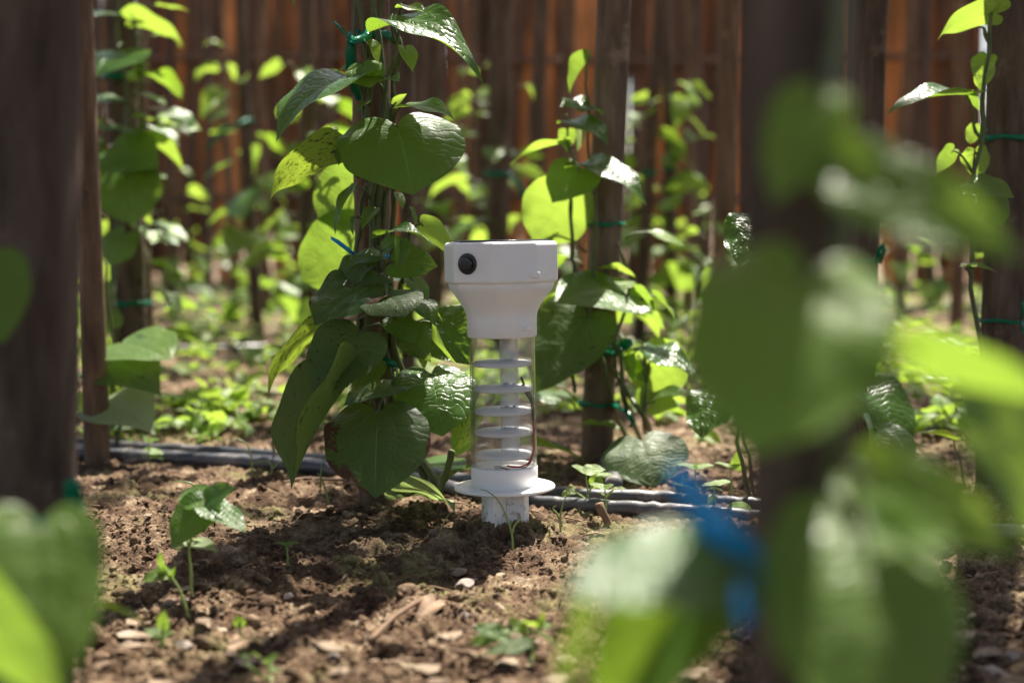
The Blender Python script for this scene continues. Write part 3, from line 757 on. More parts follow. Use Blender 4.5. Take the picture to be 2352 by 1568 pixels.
# ------------------------------------------------------------------ the field sensor
def build_device():
    mm = 0.456e-3
    base = P(1161, 1212, 1.49); base.z = 0.0
    root = empty("field_sensor", base); root.rotation_euler = (0, math.radians(-1.0), 0)
    tag(root, "white plastic field sensor with clear tube of discs staked in the soil", "sensor")
    mb = MB(); R = 0.0602
    mb.lathe([(R * 0.93, 0.2600), (R, 0.2622), (R, 0.3005), (R * 0.955, 0.3032)], 8, True, math.radians(-7.5))
    head = mb.build("head_housing", M_WHITE, root, True, 0.0022)
    mb = MB(); mb.lathe([(R * 0.86, 0.3030), (R * 0.87, 0.3047), (R * 0.85, 0.3052)], 8, True, math.radians(-7.5)); mb.build("solar_panel", M_PANEL, head, True, 0.0006)
    n30 = math.radians(-30); nx, ny = math.sin(n30), -math.cos(n30); tx, ty = math.cos(n30), math.sin(n30)
    ap = R * math.cos(math.radians(22.5))
    c = Vector((nx * ap + tx * -0.0062, ny * ap + ty * -0.0062, 0.2815))
    M = Vector((nx, ny, 0)).to_track_quat('Z', 'Y').to_matrix()
    def disc(prof, name, mat, par):
        mb = MB(); mb.lathe(prof, 40); mb.v = [tuple(M @ Vector(p) + c) for p in mb.v]; return mb.build(name, mat, par, True, 0.0005)
    b = disc([(0.0106, -0.002), (0.0109, 0.0012), (0.0102, 0.0026), (0.0084, 0.0028)], "button_bezel", M_BLACK, head)
    disc([(0.0080, 0.0), (0.0080, 0.0044), (0.0070, 0.0054), (0.0030, 0.0057)], "button_cap", M_BLACK, head)
    # funnel: octagon above easing into a round neck
    prof = [(0.0552, 0.2606), (0.0553, 0.2575), (0.0540, 0.2545), (0.0500, 0.2490), (0.0452, 0.2425), (0.0412, 0.2365), (0.0384, 0.2310), (0.0371, 0.2265), (0.0367, 0.2220), (0.0366, 0.2050), (0.0358, 0.2040), (0.0330, 0.2040), (0.0328, 0.2250)]
    V = []; n = 64
    for r, z in prof:
        k = min(max((z - 0.235) / 0.022, 0), 1)
        for i in range(n):
            a = 2 * math.pi * i / n; da = (a - math.radians(15) + math.pi / 8) % (math.pi / 4) - math.pi / 8
            o = math.cos(math.pi / 8) / math.cos(da) * 1.02; rr = r * (1 + (o - 1) * k)
            V.append((rr * math.sin(a), -rr * math.cos(a), z))
    F = [(i * n + k, (i + 1) * n + k, (i + 1) * n + (k + 1) % n, i * n + (k + 1) % n) for i in range(len(prof) - 1) for k in range(n)]
    mb = MB(); mb.add(V, F); mb.build("funnel", M_WHITE, root)
    def peg(px, py, rr, ang, par, w=0.0042, h=0.0030):
        a = math.radians(ang); d = Vector((math.sin(a), -math.cos(a), 0)); z = 0.31 - (py - 540) * 0.443e-3
        mb = MB(); mb.box(d * rr + Vector((0, 0, z)), (w, 0.0038, h), Matrix.Rotation(a, 3, 'Z')); mb.build("latch_peg", M_WHITE, par, True, 0.0012)
    peg(1238, 632, 0.0590, 36, head, 0.0046, 0.0030); peg(1213, 757, 0.0385, 46, root, 0.0040, 0.0026)
    mb = MB(); mb.lathe([(0.0347, 0.058), (0.0347, 0.222)], 64, False); mb.lathe([(0.0325, 0.222), (0.0325, 0.058)], 64, False); mb.build("clear_tube", M_GLASS, root)
    off = Vector((0.0068, 0.004, 0))
    for z in (0.1755, 0.1492, 0.1255, 0.1030, 0.0790):
        mb = MB(); mb.lathe([(0.0296, z - 0.0022), (0.0305, z - 0.0015), (0.0305, z + 0.0015), (0.0296, z + 0.0022)], 56); mb.build("disc", M_FROST, root)
    mb = MB()
    mb.lathe([(0.0098, 0.080), (0.0098, 0.218)], 40, False); mb.lathe([(0.0084, 0.218), (0.0084, 0.080)], 40, False)
    mb.v = [(x + off.x, y + off.y, z) for x, y, z in mb.v]; mb.build("inner_tube", M_INNER, root)
    r = random.Random(4)
    for zc in (0.1772, 0.1510, 0.1272, 0.1048):
        mb = MB(); mb.box(off + Vector((0, 0, zc + 0.001)), (0.007, 0.0055, 0.0008)); cb = mb.build("circuit_board", M_FROST, root)
        for k in range(5):
            p = off + Vector((r.uniform(-.006, .006), r.uniform(-.005, -.002), zc + 0.0026)); mb = MB()
            mb.box(p, (r.uniform(.0006, .0016), .0007, r.uniform(.0006, .0014)), Matrix.Rotation(r.uniform(-.5, .5), 3, 'Y'))
            mb.build("component", [M_CHIPB, M_CHIPY, M_BLACK, M_METAL][r.randrange(4)], cb, False)
    # cup that holds the tube, flange and stake
    mb = MB(); mb.lathe([(0.0335, 0.046), (0.0352, 0.047), (0.0352, 0.0665), (0.0344, 0.0682), (0.0325, 0.0682), (0.0312, 0.0672), (0.0310, 0.0640), (0.0010, 0.0630)], 64); mb.build("cup", M_WHITE, root)
    mb = MB(); mb.lathe([(0.0515, 0.0428), (0.0532, 0.0436), (0.0535, 0.0450), (0.0528, 0.0464), (0.0510, 0.0470)], 72); mb.build("flange", M_WHITE, root)
    for k, ang in enumerate((-33, 57)):
        a = math.radians(ang); mb = MB()
        for sg in (-1, 1):
            if k == 0 or True:
                l0 = 0.0 if k == 0 else 0.0045; l1 = 0.0275
                d = Vector((math.sin(a), -math.cos(a), 0)) * sg
                mb.box(d * (l0 + l1) / 2 + Vector((0, 0, 0.0028)), ((0.0044), (l1 - l0) / 2, 0.0395), Matrix.Rotation(a, 3, 'Z'))
        mb.build("stake_fin", M_WHITE, root, True, 0.0009)
    # wires
    def wire(pts, mat, name, rad=0.0010):
        q = []; k = len(pts)
        for i in range(k - 1):
            a = Vector(pts[max(i - 1, 0)]); b_ = Vector(pts[i]); c_ = Vector(pts[i + 1]); d = Vector(pts[min(i + 2, k - 1)])
            for j in range(6):
                u = j / 6; q.append(0.5 * ((2 * b_) + (c_ - a) * u + (2 * a - 5 * b_ + 4 * c_ - d) * u * u + (3 * b_ - a - 3 * c_ + d) * u**3))
        q.append(Vector(pts[-1])); mb = MB(); mb.tube(q, rad, 8); return mb.build(name, mat, root)
    wire([(0.0195, 0.008, 0.160), (0.0225, 0.004, 0.152), (0.0262, -0.006, 0.146), (0.0300, -0.006, 0.140), (0.0305, -0.006, 0.130)], M_BLACK, "black_wire", 0.0013)
    wire([(0.0200, 0.004, 0.152), (0.0250, -0.002, 0.143), (0.0285, -0.006, 0.137), (0.0305, -0.008, 0.128), (0.0312, -0.008, 0.115)], M_BLACK, "black_wire", 0.0012)
    wire([(0.0308, -0.007, 0.133), (0.0315, -0.008, 0.118), (0.0312, -0.010, 0.100), (0.0305, -0.012, 0.084), (0.0262, -0.017, 0.0735), (0.018, -0.022, 0.0695), (0.0075, -0.024, 0.0700), (0.003, -0.024, 0.0712)], M_RED, "red_wire")
    wire([(0.0310, -0.0055, 0.133), (0.0318, -0.006, 0.110), (0.0312, -0.008, 0.086), (0.0270, -0.016, 0.0720), (0.018, -0.025, 0.0676), (0.008, -0.0265, 0.0668), (0.001, -0.027, 0.0685), (-0.005, -0.027, 0.0700)], M_BLACK, "black_wire", 0.0007)
    mb = MB(); mb.box(Vector((-0.0075, -0.027, 0.0700)), (0.0028, 0.0016, 0.0017)); mb.build("connector", M_METAL, root, True, 0.0004)
build_device()

# ------------------------------------------------------------------ centre post with its betel vine
axC, rdC = post_px("wooden_post", "upright wooden post wrapped in vine stems beside the white sensor", (862, 0), (866, 900), 1.66, 86, 84, M_BARKR, 3, True, 2)
v = Vine("betel_vine", "large betel vine with big heart leaves climbing the post beside the white sensor", "vine", P(960, 1140, 1.62) * 1.0)
v.root.location.z = 0
C = 1.60
v.stem([P(1012, 1138, 1.56), P(985, 1090, 1.58), P(955, 1030, 1.60), P(920, 960, 1.61), P(895, 870, 1.62), P(885, 760, 1.615), P(880, 640, 1.615), P(868, 520, 1.615), P(872, 400, 1.615), P(885, 280, 1.615), P(880, 150, 1.615), P(866, 60, 1.615), P(850, -60, 1.615)], 0.0050, 0.0034)
v.stem([P(1005, 1135, 1.585), P(960, 1060, 1.6), P(930, 900, 1.61), P(905, 800, 1.615), P(912, 700, 1.615), P(925, 640, 1.61), P(935, 580, 1.60), P(940, 520, 1.60), P(942, 478, 1.60)], 0.0042, 0.0014)
v.stem([P(890, 1120, 1.63), P(885, 950, 1.63), P(850, 800, 1.615), P(845, 690, 1.61), P(850, 560, 1.61), P(858, 430, 1.61), P(845, 330, 1.61), P(850, 220, 1.61), P(838, 120, 1.61), P(832, 40, 1.61), P(815, -30, 1.61)], 0.0042, 0.0026)
v.stem([P(905, 830, 1.625), P(900, 620, 1.625), P(905, 480, 1.625), P(900, 330, 1.625), P(905, 200, 1.62), P(915, 110, 1.61), P(905, 40, 1.61), P(925, -30, 1.61)], 0.0034, 0.0022)
v.stem([P(870, 420, 1.61), P(875, 360, 1.6), P(890, 200, 1.605), P(905, 130, 1.6), P(918, 60, 1.6), P(922, 10, 1.6)], 0.0026, 0.0014)
v.stem([P(905, 1122, 1.55), P(940, 1135, 1.545), P(975, 1118, 1.55), P(1000, 1135, 1.55)], 0.0026, 0.0034)
v.stem([P(1010, 1130, 1.555), P(1025, 1080, 1.555), P(1038, 1035, 1.55)], 0.0036, 0.0042)
for k in range(4):
    x0 = 828 + 20 * k; v.stem([P(x0 + 14 * math.sin(k * 2 + i * 1.1), 1010 - 90 * i, 1.622 + 0.006 * math.cos(i + k)) for i in range(13)], 0.0030 + 0.0006 * (k % 2), 0.0022)
L = v.leaf
L((815, 178), (634, 326), (-0.35, -0.45, 0.9), 'droop', 'glossy', 0.98, 1.55, 1.49, att=(850, 215, 1.61))
L((903, 56), (1112, 196), (0.30, -0.80, 0.62), 'arch', 'glossy', 0.70, 1.57, 1.50, att=(905, 100, 1.60))
L((912, 290), (948, 448), (0.12, -0.88, 0.42), 'heart', 'mature', 1.34, 1.555, 1.50, att=(885, 330, 1.61))
L((766, 348), (618, 466), (-0.25, 0.55, 0.75), 'droop', 'spotted', 0.85, 1.57, 1.52, att=(822, 408, 1.61))
L((834, 150), (852, 202), FR, 'heart', 'mid', 1.15, 1.55, 1.53, att=(850, 215, 1.6))
L((930, 108), (948, 167), (0.5, -0.7, 0.3), 'small', 'young', 0.95, 1.58, 1.57, att=(905, 165, 1.6), v=1)
L((868, 190), (918, 190), (0.2, -0.5, 0.85), 'curl', 'glossy', 1.35, 1.57, 1.54, att=(880, 205, 1.6))
L((930, 246), (1044, 276), (0.15, -0.35, 0.9), 'long', 'mid', 0.85, 1.57, 1.53, att=(905, 275, 1.6), v=1)
L((800, 322), (778, 382), (-0.4, -0.7, 0.4), 'fold', 'mature', 0.95, 1.575, 1.57, att=(845, 330, 1.6))
L((812, 432), (771, 543), (-0.8, -0.45, 0.2), 'long', 'mature', 0.75, 1.57, 1.56, att=(850, 455, 1.6))
L((815, 500), (812, 545), (-0.8, -0.5, 0.2), 'small', 'mature', 0.8, 1.58, 1.58, att=(845, 520, 1.6))
L((845, 100), (866, 152), (0.6, -0.5, 0.3), 'fold', 'young', 0.9, 1.57, 1.565, att=(845, 130, 1.6))
L((921, 18), (987, 38), (0.1, -0.3, 1), 'curl', 'young', 0.75, 1.58, 1.57, att=(918, 60, 1.6))
L((912, 445), (925, 482), (0.6, -0.6, 0.3), 'small', 'mid', 0.9, 1.58, 1.57, att=(905, 470, 1.6))
L((942, 478), (955, 528), (0.8, -0.3, 0.3), 'small', 'young', 0.6, 1.60, 1.595)
L((665, -40), (672, 18), (0.3, 0.6, 0.5), 'long', 'spotted', 0.5, 1.52, 1.52)
L((805, 150), (765, 180), (-0.3, -0.3, 0.9), 'small', 'mid', 1.0, 1.62, 1.62, att=(838, 150, 1.61))
L((880, 538), (1000, 572), (0.2, -0.35, 0.9), 'arch', 'glossy', 0.85, 1.575, 1.55, att=(870, 560, 1.61))
L((905, 602), (1006, 612), (0.35, -0.8, 0.55), 'flat', 'mid', 0.98, 1.555, 1.54, att=(880, 640, 1.61), v=1)
L((919, 556), (910, 624), (0.45, -0.85, 0.25), 'fold', 'mid', 0.72, 1.545, 1.535, att=(930, 590, 1.6))
L((967, 514), (1046, 594), (-0.5, 0.25, 0.6), 'long', 'young', 0.9, 1.59, 1.58, att=(938, 545, 1.6))
L((955, 520), (960, 540), (0.2, 0.5, 0.5), 'small', 'young', 0.9, 1.6, 1.6, att=(938, 545, 1.6))
L((878, 590), (792, 620), (-0.35, -0.55, 0.75), 'droop', 'mature', 1.0, 1.57, 1.55, att=(880, 620, 1.61))
L((872, 632), (838, 652), (-0.2, -0.7, 0.6), 'flat', 'dull', 2.0, 1.555, 1.54, att=(880, 660, 1.61))
L((848, 655), (722, 748), (-0.45, -0.75, 0.55), 'wavy', 'browned', 1.18, 1.545, 1.50, att=(880, 660, 1.61))
L((888, 678), (932, 728), (0.1, -0.75, 0.7), 'heart', 'dull', 1.25, 1.515, 1.475, att=(900, 650, 1.6))
L((822, 768), (722, 912), (-0.25, -0.9, 0.35), 'flat', 'dull', 1.12, 1.535, 1.495, att=(885, 760, 1.6))
L((748, 752), (614, 924), (-0.5, 0.3, 0.6), 'droop', 'spotted', 0.72, 1.575, 1.54, att=(850, 790, 1.6))
L((800, 882), (669, 1124), (-0.75, -0.55, 0.25), 'fold2', 'dull', 0.92, 1.53, 1.46, att=(880, 850, 1.6))
L((908, 886), (788, 932), (-0.1, -0.25, 1), 'flat', 'mature', 0.95, 1.545, 1.50, att=(905, 850, 1.6))
L((868, 954), (862, 1144), (0.02, -0.93, 0.35), 'heart', 'browned', 1.02, 1.505, 1.435, att=(905, 880, 1.6))
L((990, 860), (1016, 1002), (0.16, -0.78, 0.60), 'heart', 'glossy', 1.08, 1.565, 1.515, att=(930, 880, 1.6), v=1)
L((938, 762), (990, 832), (0.3, -0.8, -0.2), 'curl', 'dull', 1.15, 1.585, 1.57, att=(900, 800, 1.61))
L((1000, 735), (1082, 838), (-0.3, -0.55, 0.75), 'wavy', 'glossy', 1.05, 1.63, 1.60, att=(915, 770, 1.61))
L((1000, 742), (1055, 838), (-0.8, 0.1, 0.5), 'long', 'young', 0.5, 1.60, 1.58, att=(915, 770, 1.61))
L((932, 668), (1016, 740), (0.3, 0.35, 0.85), 'long', 'spotted', 0.95, 1.60, 1.58, att=(905, 690, 1.61))
L((935, 690), (1000, 752), (0.35, -0.35, 0.85), 'droop', 'mature', 1.05, 1.575, 1.55, att=(905, 720, 1.61), v=1)
L((1088, 930), (1042, 1050), (0.1, 0.7, 0.5), 'long', 'spotted', 0.9, 1.605, 1.60, att=(960, 980, 1.61))
L((1075, 985), (1040, 1052), (0.3, 0.6, 0.5), 'small', 'young', 1.1, 1.63, 1.62)
L((893, 1122), (1048, 1184), (0.15, 0.55, 0.75), 'droop', 'pale', 0.85, 1.535, 1.46, att=(905, 1122, 1.55))
L((960, 1060), (1065, 1085), (0.1, -0.2, 1), 'flat', 'mature', 0.9, 1.66, 1.58)
L((1000, 1100), (1090, 1075), (0.1, -0.3, 1), 'wavy', 'spotted', 0.8, 1.62, 1.60)
L((930, 1000), (905, 1080), (0.3, -0.8, 0.3), 'flat', 'mature', 1.2, 1.57, 1.56, att=(950, 1000, 1.6))
L((860, 830), (815, 900), (-0.3, -0.8, 0.4), 'flat', 'mature', 1.1, 1.585, 1.57, att=(885, 830, 1.61))
L((835, 600), (775, 668), (-0.4, -0.75, 0.5), 'wavy', 'dull', 1.0, 1.57, 1.55, att=(850, 600, 1.61))
L((880, 575), (930, 545), (0.3, -0.6, 0.7), 'small', 'glossy', 1.2, 1.57, 1.56, att=(885, 600, 1.61))
L((945, 640), (985, 690), (0.4, -0.5, 0.7), 'flat', 'mid', 1.0, 1.57, 1.56, att=(925, 650, 1.61))
L((905, 730), (955, 790), (0.3, -0.8, 0.4), 'flat', 'mature', 1.0, 1.56, 1.545, att=(890, 740, 1.61))
L((840, 700), (770, 775), (-0.4, -0.7, 0.5), 'droop', 'mature', 0.95, 1.58, 1.55, att=(860, 710, 1.61))
L((860, 480), (830, 530), (-0.5, -0.6, 0.4), 'small', 'mid', 1.1, 1.59, 1.58, att=(860, 490, 1.61))
L((905, 240), (935, 215), (0.3, 0.2, 0.8), 'small', 'young', 0.9, 1.59, 1.585, att=(900, 260, 1.61))
L((845, 235), (815, 262), (-0.4, -0.4, 0.7), 'small', 'mid', 1.0, 1.58, 1.57, att=(850, 245, 1.61))
L((960, 800), (975, 850), (0.3, 0.5, 0.5), 'small', 'spotted', 1.1, 1.60, 1.60, att=(930, 820, 1.61))
v.done()
# smaller plant in front of / left of the vine's foot
v = Vine("betel_vine", "lone bluish betel shoot with one leaf hanging over the hoses", "vine", G(628, 1050))
L = v.leaf
v.stem([G(628, 1050), P(630, 1020, 1.78), P(645, 975, 1.76), P(668, 958, 1.75), P(700, 935, 1.74)], 0.0016, 0.001)
L((698, 936), (632, 998), (-0.6, -0.5, 0.5), 'long', 'dull', 0.9, 1.74, 1.72)
v.done()
# backlit leaves on the thin stake behind
axB, rdB = post_px("wooden_post", "thin crooked stake just behind the vine post, blurred", (928, 0), (936, 700), 2.7, 36, 34, M_BARKD, 17, True, 3)
v = Vine("betel_vine", "sunlit yellow-green betel vine just behind the large vine, left side", "vine", P(800, 1060, 2.0)); v.root.location.z = 0
v.stem([G(812, 1010), P(808, 800, 2.0), P(800, 640, 2.0), P(805, 500, 2.0), P(780, 330, 2.0), P(770, 290, 2.0)], 0.003, 0.0015)
L = v.leaf
L((818, 420), (732, 508), BK, 'heart', 'mid', 1.15, 1.98, 1.95, att=(800, 470, 2.0))
L((815, 545), (692, 645), (-0.1, 0.8, 0.5), 'heart', 'mid', 1.1, 1.99, 1.95, att=(803, 560, 2.0))
L((760, 300), (732, 320), BK, 'small', 'young', 1.2, 1.98, 1.97, att=(775, 300, 2.0))
L((790, 320), (770, 360), BK, 'small', 'young', 1.0, 1.99, 1.98, att=(780, 330, 2.0))
L((740, 560), (690, 600), (-0.3, 0.6, 0.5), 'flat', 'mid', 1.2, 2.05, 2.0, att=(800, 600, 2.0))
L((905, 630), (960, 660), (0.2, -0.3, 1), 'flat', 'glossy', 1.1, 1.95, 1.93)
v.done()
# ties on the centre post
def tie_at(label, ax, rd, py, Y, mat=M_TIE, tails=(), **k):
    z = P(1176, py, Y).z
    return tie(label, ax, rd, z, mat, [[P(*q) for q in t] for t in tails], **k)
tie_at("green plastic tie with knotted loose ends near the top of the vine post", axC, rdC, 86, 1.66, tails=[[(845, 92, 1.61), (825, 90, 1.58), (800, 84, 1.57), (780, 62, 1.57), (766, 50, 1.57)], [(800, 84, 1.57), (815, 95, 1.565), (845, 82, 1.57), (850, 60, 1.58)], [(806, 90, 1.57), (804, 120, 1.575), (806, 170, 1.58), (815, 205, 1.59), (825, 230, 1.6)]], w=0.009, extra=0.006)
tie_at("green plastic tie low on the vine post behind the heart leaves", axC, rdC, 835, 1.66, tails=[[(860, 836, 1.61), (880, 830, 1.60), (912, 838, 1.6)]], w=0.009, extra=0.008)
tie_at("blue plastic tie sticking out left of the vine post at middle height", axC, rdC, 590, 1.66, M_TIEB, [[(816, 586, 1.62), (795, 570, 1.60), (775, 555, 1.59), (760, 546, 1.58)]], w=0.0045)
tie_at("blue plastic tie with a small end poking out low on the vine post", axC, rdC, 940, 1.66, M_TIEB, [[(820, 946, 1.6), (805, 948, 1.57), (795, 934, 1.57)]], w=0.004, extra=0.006)

# ------------------------------------------------------------------ right-hand post and vine behind the sensor
axR, rdR = post_px("wooden_post", "grey leaning post behind the sensor on its right", (1400, 0), (1372, 1030), 2.02, 72, 76, M_BARK, 5, True, 3)
v = Vine("betel_vine", "betel vine with bright backlit leaves on the grey leaning post right of the sensor", "vine", P(1460, 1040, 2.0)); v.root.location.z = 0
R = 1.97
v.stem([G(1440, 1010), P(1400, 900, 1.94), P(1370, 780, 1.95), P(1345, 700, 1.96), P(1320, 600, 1.97), P(1305, 500, 1.97), P(1312, 420, 1.97), P(1325, 380, 1.97), P(1308, 320, 1.97), P(1300, 262, 1.97)], 0.0042, 0.0014)
v.stem([G(1470, 1005), P(1440, 930, 1.93), P(1428, 820, 1.93), P(1412, 780, 1.93), P(1435, 700, 1.93), P(1445, 660, 1.92)], 0.0046, 0.0016)
v.stem([G(1490, 1010), P(1478, 960, 1.92), P(1485, 880, 1.92), P(1492, 830, 1.92)], 0.003, 0.0015)
v.stem([P(1385, 760, 1.96), P(1362, 640, 1.965), P(1372, 480, 1.965), P(1355, 380, 1.965), P(1352, 250, 1.965), P(1350, 180, 1.965), P(1354, 130, 1.965)], 0.0028, 0.0014)
v.stem([G(1502, 1012), P(1480, 960, 1.9), P(1440, 900, 1.92), P(1405, 845, 1.94)], 0.004, 0.003)
v.stem([P(1320, 900, 1.96), P(1318, 800, 1.95), P(1355, 700, 1.95), P(1362, 640, 1.96)], 0.003, 0.002)
L = v.leaf
L((1354, 136), (1308, 216), (-0.7, 0.35, 0.5), 'fold', 'mid', 1.1, R, R)
L((1366, 248), (1286, 245), (-0.2, -0.6, 0.8), 'wavy', 'mature', 0.95, R, R - .03)
L((1312, 278), (1398, 336), (0.15, -0.45, 0.9), 'droop', 'glossy', 1.0, R - .02, R - .06)
L((1338, 378), (1486, 474), (0.2, -0.5, 0.85), 'droop', 'glossy', 0.66, R - .03, R - .10, att=(1325, 390, 1.97))
L((1332, 388), (1268, 466), (-0.2, -0.85, 0.45), 'flat', 'mid', 1.25, R - .02, R - .05, att=(1325, 385, 1.97))
L((1306, 448), (1226, 556), (0.05, 0.8, 0.4), 'heart', 'young', 1.2, R + .02, R + .03, att=(1310, 430, 1.97))
L((1300, 328), (1170, 382), (-0.2, 0.1, 1), 'long', 'young', 0.7, R, R + .02, att=(1310, 345, 1.97))
L((1302, 298), (1302, 350), (0.1, 0.8, 0.3), 'small', 'young', 1.1, R, R)
L((1330, 300), (1325, 350), (0.7, 0.5, 0.3), 'small', 'pale', 0.9, R, R)
L((1430, 672), (1272, 692), (-0.05, -0.60, 0.85), 'flat', 'mature', 1.1, R - .02, R - .10, att=(1440, 680, 1.93))
L((1342, 724), (1226, 905), (-0.3, -0.75, 0.5), 'flat', 'dull', 1.05, R - .02, R - .06, att=(1370, 760, 1.95))
L((1308, 690), (1232, 738), (-0.3, 0.6, 0.7), 'flat', 'young', 1.3, R + .05, R + .06)
L((1400, 690), (1452, 742), (0.2, 0.85, 0.4), 'flat', 'young', 1.35, R + .03, R + .03, att=(1430, 700, 1.93))
L((1386, 616), (1460, 638), (0.2, 0.3, 0.9), 'long', 'young', 1.0, R, R + .02)
L((1455, 660), (1505, 720), (0.4, 0.2, 0.8), 'small', 'mid', 1.0, R - .03, R - .02, att=(1445, 665, 1.93))
L((1484, 800), (1600, 868), (0.35, -0.4, 0.85), 'wavy', 'glossy', 0.95, R - .05, R - .10, att=(1480, 840, 1.92))
L((1490, 815), (1560, 905), (0.1, 0.85, 0.4), 'heart', 'young', 1.25, R + .01, R + .01, att=(1485, 850, 1.92))
L((1465, 815), (1480, 880), (-0.2, 0.85, 0.4), 'flat', 'young', 1.1, R + .02, R + .02, att=(1485, 880, 1.92))
L((1485, 930), (1470, 880), (-0.4, 0.7, 0.4), 'small', 'mid', 1.4, R - .03, R - .03, att=(1480, 950, 1.92))
L((1500, 930), (1560, 935), (0.1, 0.7, 0.6), 'flat', 'young', 1.3, R - .01, R)
L((1500, 916), (1602, 908), (0.1, -0.45, 0.9), 'long', 'mature', 0.9, R - .05, R - .08, att=(1482, 930, 1.92))
L((1475, 1014), (1506, 1120), (0.02, -0.95, 0.35), 'heart', 'dull', 1.40, 1.80, 1.75)
L((1350, 975), (1440, 1000), (0.2, -0.1, 1), 'long', 'mid', 0.6, 1.95, 1.9)
L((1195, 1022), (1345, 1064), (0.1, 0.3, 0.9), 'long', 'spotted', 0.62, 1.86, 1.80)
L((1650, 900), (1612, 1008), (-0.55, -0.7, 0.4), 'wavy', 'glossy', 1.1, 1.80, 1.76)
L((1420, 790), (1455, 880), (0.3, -0.7, 0.4), 'long', 'mid', 0.8, R - .03, R - .03)
L((1430, 830), (1480, 800), (0.1, 0.3, 0.9), 'small', 'young', 0.8, R - .03, R - .03)
v.done()
tie_at("green plastic tie round the grey leaning post above the sensor's right corner", axR, rdR, 515, 2.02, w=0.0055)
tie_at("green plastic tie with a bow low on the grey leaning post", axR, rdR, 800, 2.02, tails=[[(1395, 800, 1.96), (1410, 815, 1.93), (1425, 805, 1.93), (1415, 795, 1.94)], [(1400, 800, 1.96), (1440, 790, 1.93), (1452, 785, 1.93)]], w=0.013, extra=0.006)
tie_at("dark green plastic tie near the foot of the grey leaning post", axR, rdR, 925, 2.02, tails=[[(1400, 925, 1.97), (1440, 945, 1.93), (1455, 970, 1.92), (1446, 980, 1.92)]], w=0.006, extra=0.006)

# ------------------------------------------------------------------ left-hand posts and plants
axL, rdL = post_px("wooden_post", "slim reddish post on the left standing behind the hoses", (196, 330), (222, 1040), 2.0, 54, 58, M_BARKR, 7, True, 1)
axM, rdM = post_px("wooden_post", "stout dark post on the left hung with many vine leaves", (285, 0), (300, 800), 2.75, 66, 84, M_BARKD, 9, True, 2)
axM2, rdM2 = post_px("wooden_post", "second stake standing against the stout dark post, reddish strip", (330, 300), (343, 800), 3.0, 26, 30, M_BARKR, 29, False, 1)
v = Vine("betel_vine", "tall betel vine on the stout dark post at left", "vine", P(290, 880, 2.7)); v.root.location.z = 0
Y = 2.66
v.stem([G(285, 870), P(268, 760, Y), P(262, 640, Y), P(270, 520, Y), P(262, 400, Y), P(290, 300, Y), P(285, 180, Y), P(270, 60, Y), P(275, -60, Y)], 0.005, 0.003)
v.stem([G(330, 860), P(325, 600, Y), P(318, 480, Y), P(322, 300, Y), P(320, 150, Y), P(310, 0, Y)], 0.004, 0.002)
L = v.leaf
L((303, 46), (424, 112), (0.3, 0.35, 0.85), 'droop', 'young', 0.9, Y, Y - .02, att=(318, 90, Y))
L((258, 30), (192, 40), (-0.1, -0.5, 0.8), 'flat', 'glossy', 1.0, Y, Y - .06, att=(275, 50, Y))
L((262, 120), (220, 178), (-0.2, -0.6, 0.75), 'heart', 'glossy', 1.75, Y - .05, Y - .12, att=(285, 100, Y))
L((268, 225), (192, 242), (-0.2, -0.55, 0.7), 'flat', 'mature', 1.0, Y - .03, Y - .08, att=(285, 240, Y))
L((300, 300), (222, 296), (-0.1, -0.55, 0.8), 'flat', 'glossy', 0.95, Y - .04, Y - .1, att=(285, 300, Y))
L((262, 340), (365, 385), (0.2, -0.8, 0.5), 'flat', 'mature', 1.2, Y - .05, Y - .1, att=(270, 330, Y))
L((296, 402), (305, 516), (0, -0.95, 0.25), 'heart', 'mature', 1.12, Y - .06, Y - .1, att=(280, 400, Y))
L((322, 160), (350, 148), (0.3, -0.2, 0.9), 'small', 'young', 1.2, Y, Y, att=(320, 170, Y))
L((322, 170), (402, 218), (0.5, 0.2, 0.8), 'long', 'mid', 0.7, Y, Y, att=(320, 180, Y))
L((325, 215), (382, 240), (0.4, -0.2, 0.9), 'flat', 'young', 0.9, Y, Y - .03, att=(320, 230, Y))
L((330, 270), (406, 290), (0.4, -0.1, 0.9), 'wavy', 'young', 1.1, Y, Y - .02, att=(320, 290, Y))
L((345, 290), (412, 340), (0.4, -0.35, 0.85), 'droop', 'glossy', 0.75, Y - .03, Y - .07, att=(320, 310, Y))
L((340, 325), (422, 395), (0.3, 0.5, 0.7), 'fold', 'young', 0.9, Y, Y, att=(320, 340, Y))
L((330, 395), (382, 410), (0.3, -0.25, 0.9), 'flat', 'mid', 1.0, Y - .03, Y - .06, att=(320, 400, Y))
L((225, 270), (200, 305), (-0.4, 0.5, 0.6), 'flat', 'mid', 1.1, Y, Y, att=(270, 300, Y))
L((232, 330), (222, 378), (-0.6, 0.5, 0.4), 'fold', 'mid', 1.0, Y, Y, att=(265, 350, Y))
L((240, 375), (210, 440), (-0.5, 0.6, 0.4), 'long', 'young', 0.9, Y, Y, att=(265, 400, Y))
L((245, 430), (205, 450), (-0.3, 0.3, 0.8), 'flat', 'mid', 1.1, Y, Y)
L((335, 500), (350, 515), BK, 'small', 'young', 1.3, Y, Y)
L((285, 540), (250, 610), (-0.4, -0.8, 0.3), 'heart', 'mature', 1.3, Y - .05, Y - .06, att=(262, 600, Y))
L((230, 505), (215, 540), BK, 'heart', 'young', 1.4, Y + .1, Y + .1)
L((255, 560), (228, 600), BK, 'heart', 'young', 1.4, Y + .1, Y + .1)
L((240, 650), (228, 720), BK, 'flat', 'young', 0.9, Y + .05, Y + .05)
L((250, 700), (240, 775), BK, 'long', 'young', 0.9, Y + .05, Y + .05)
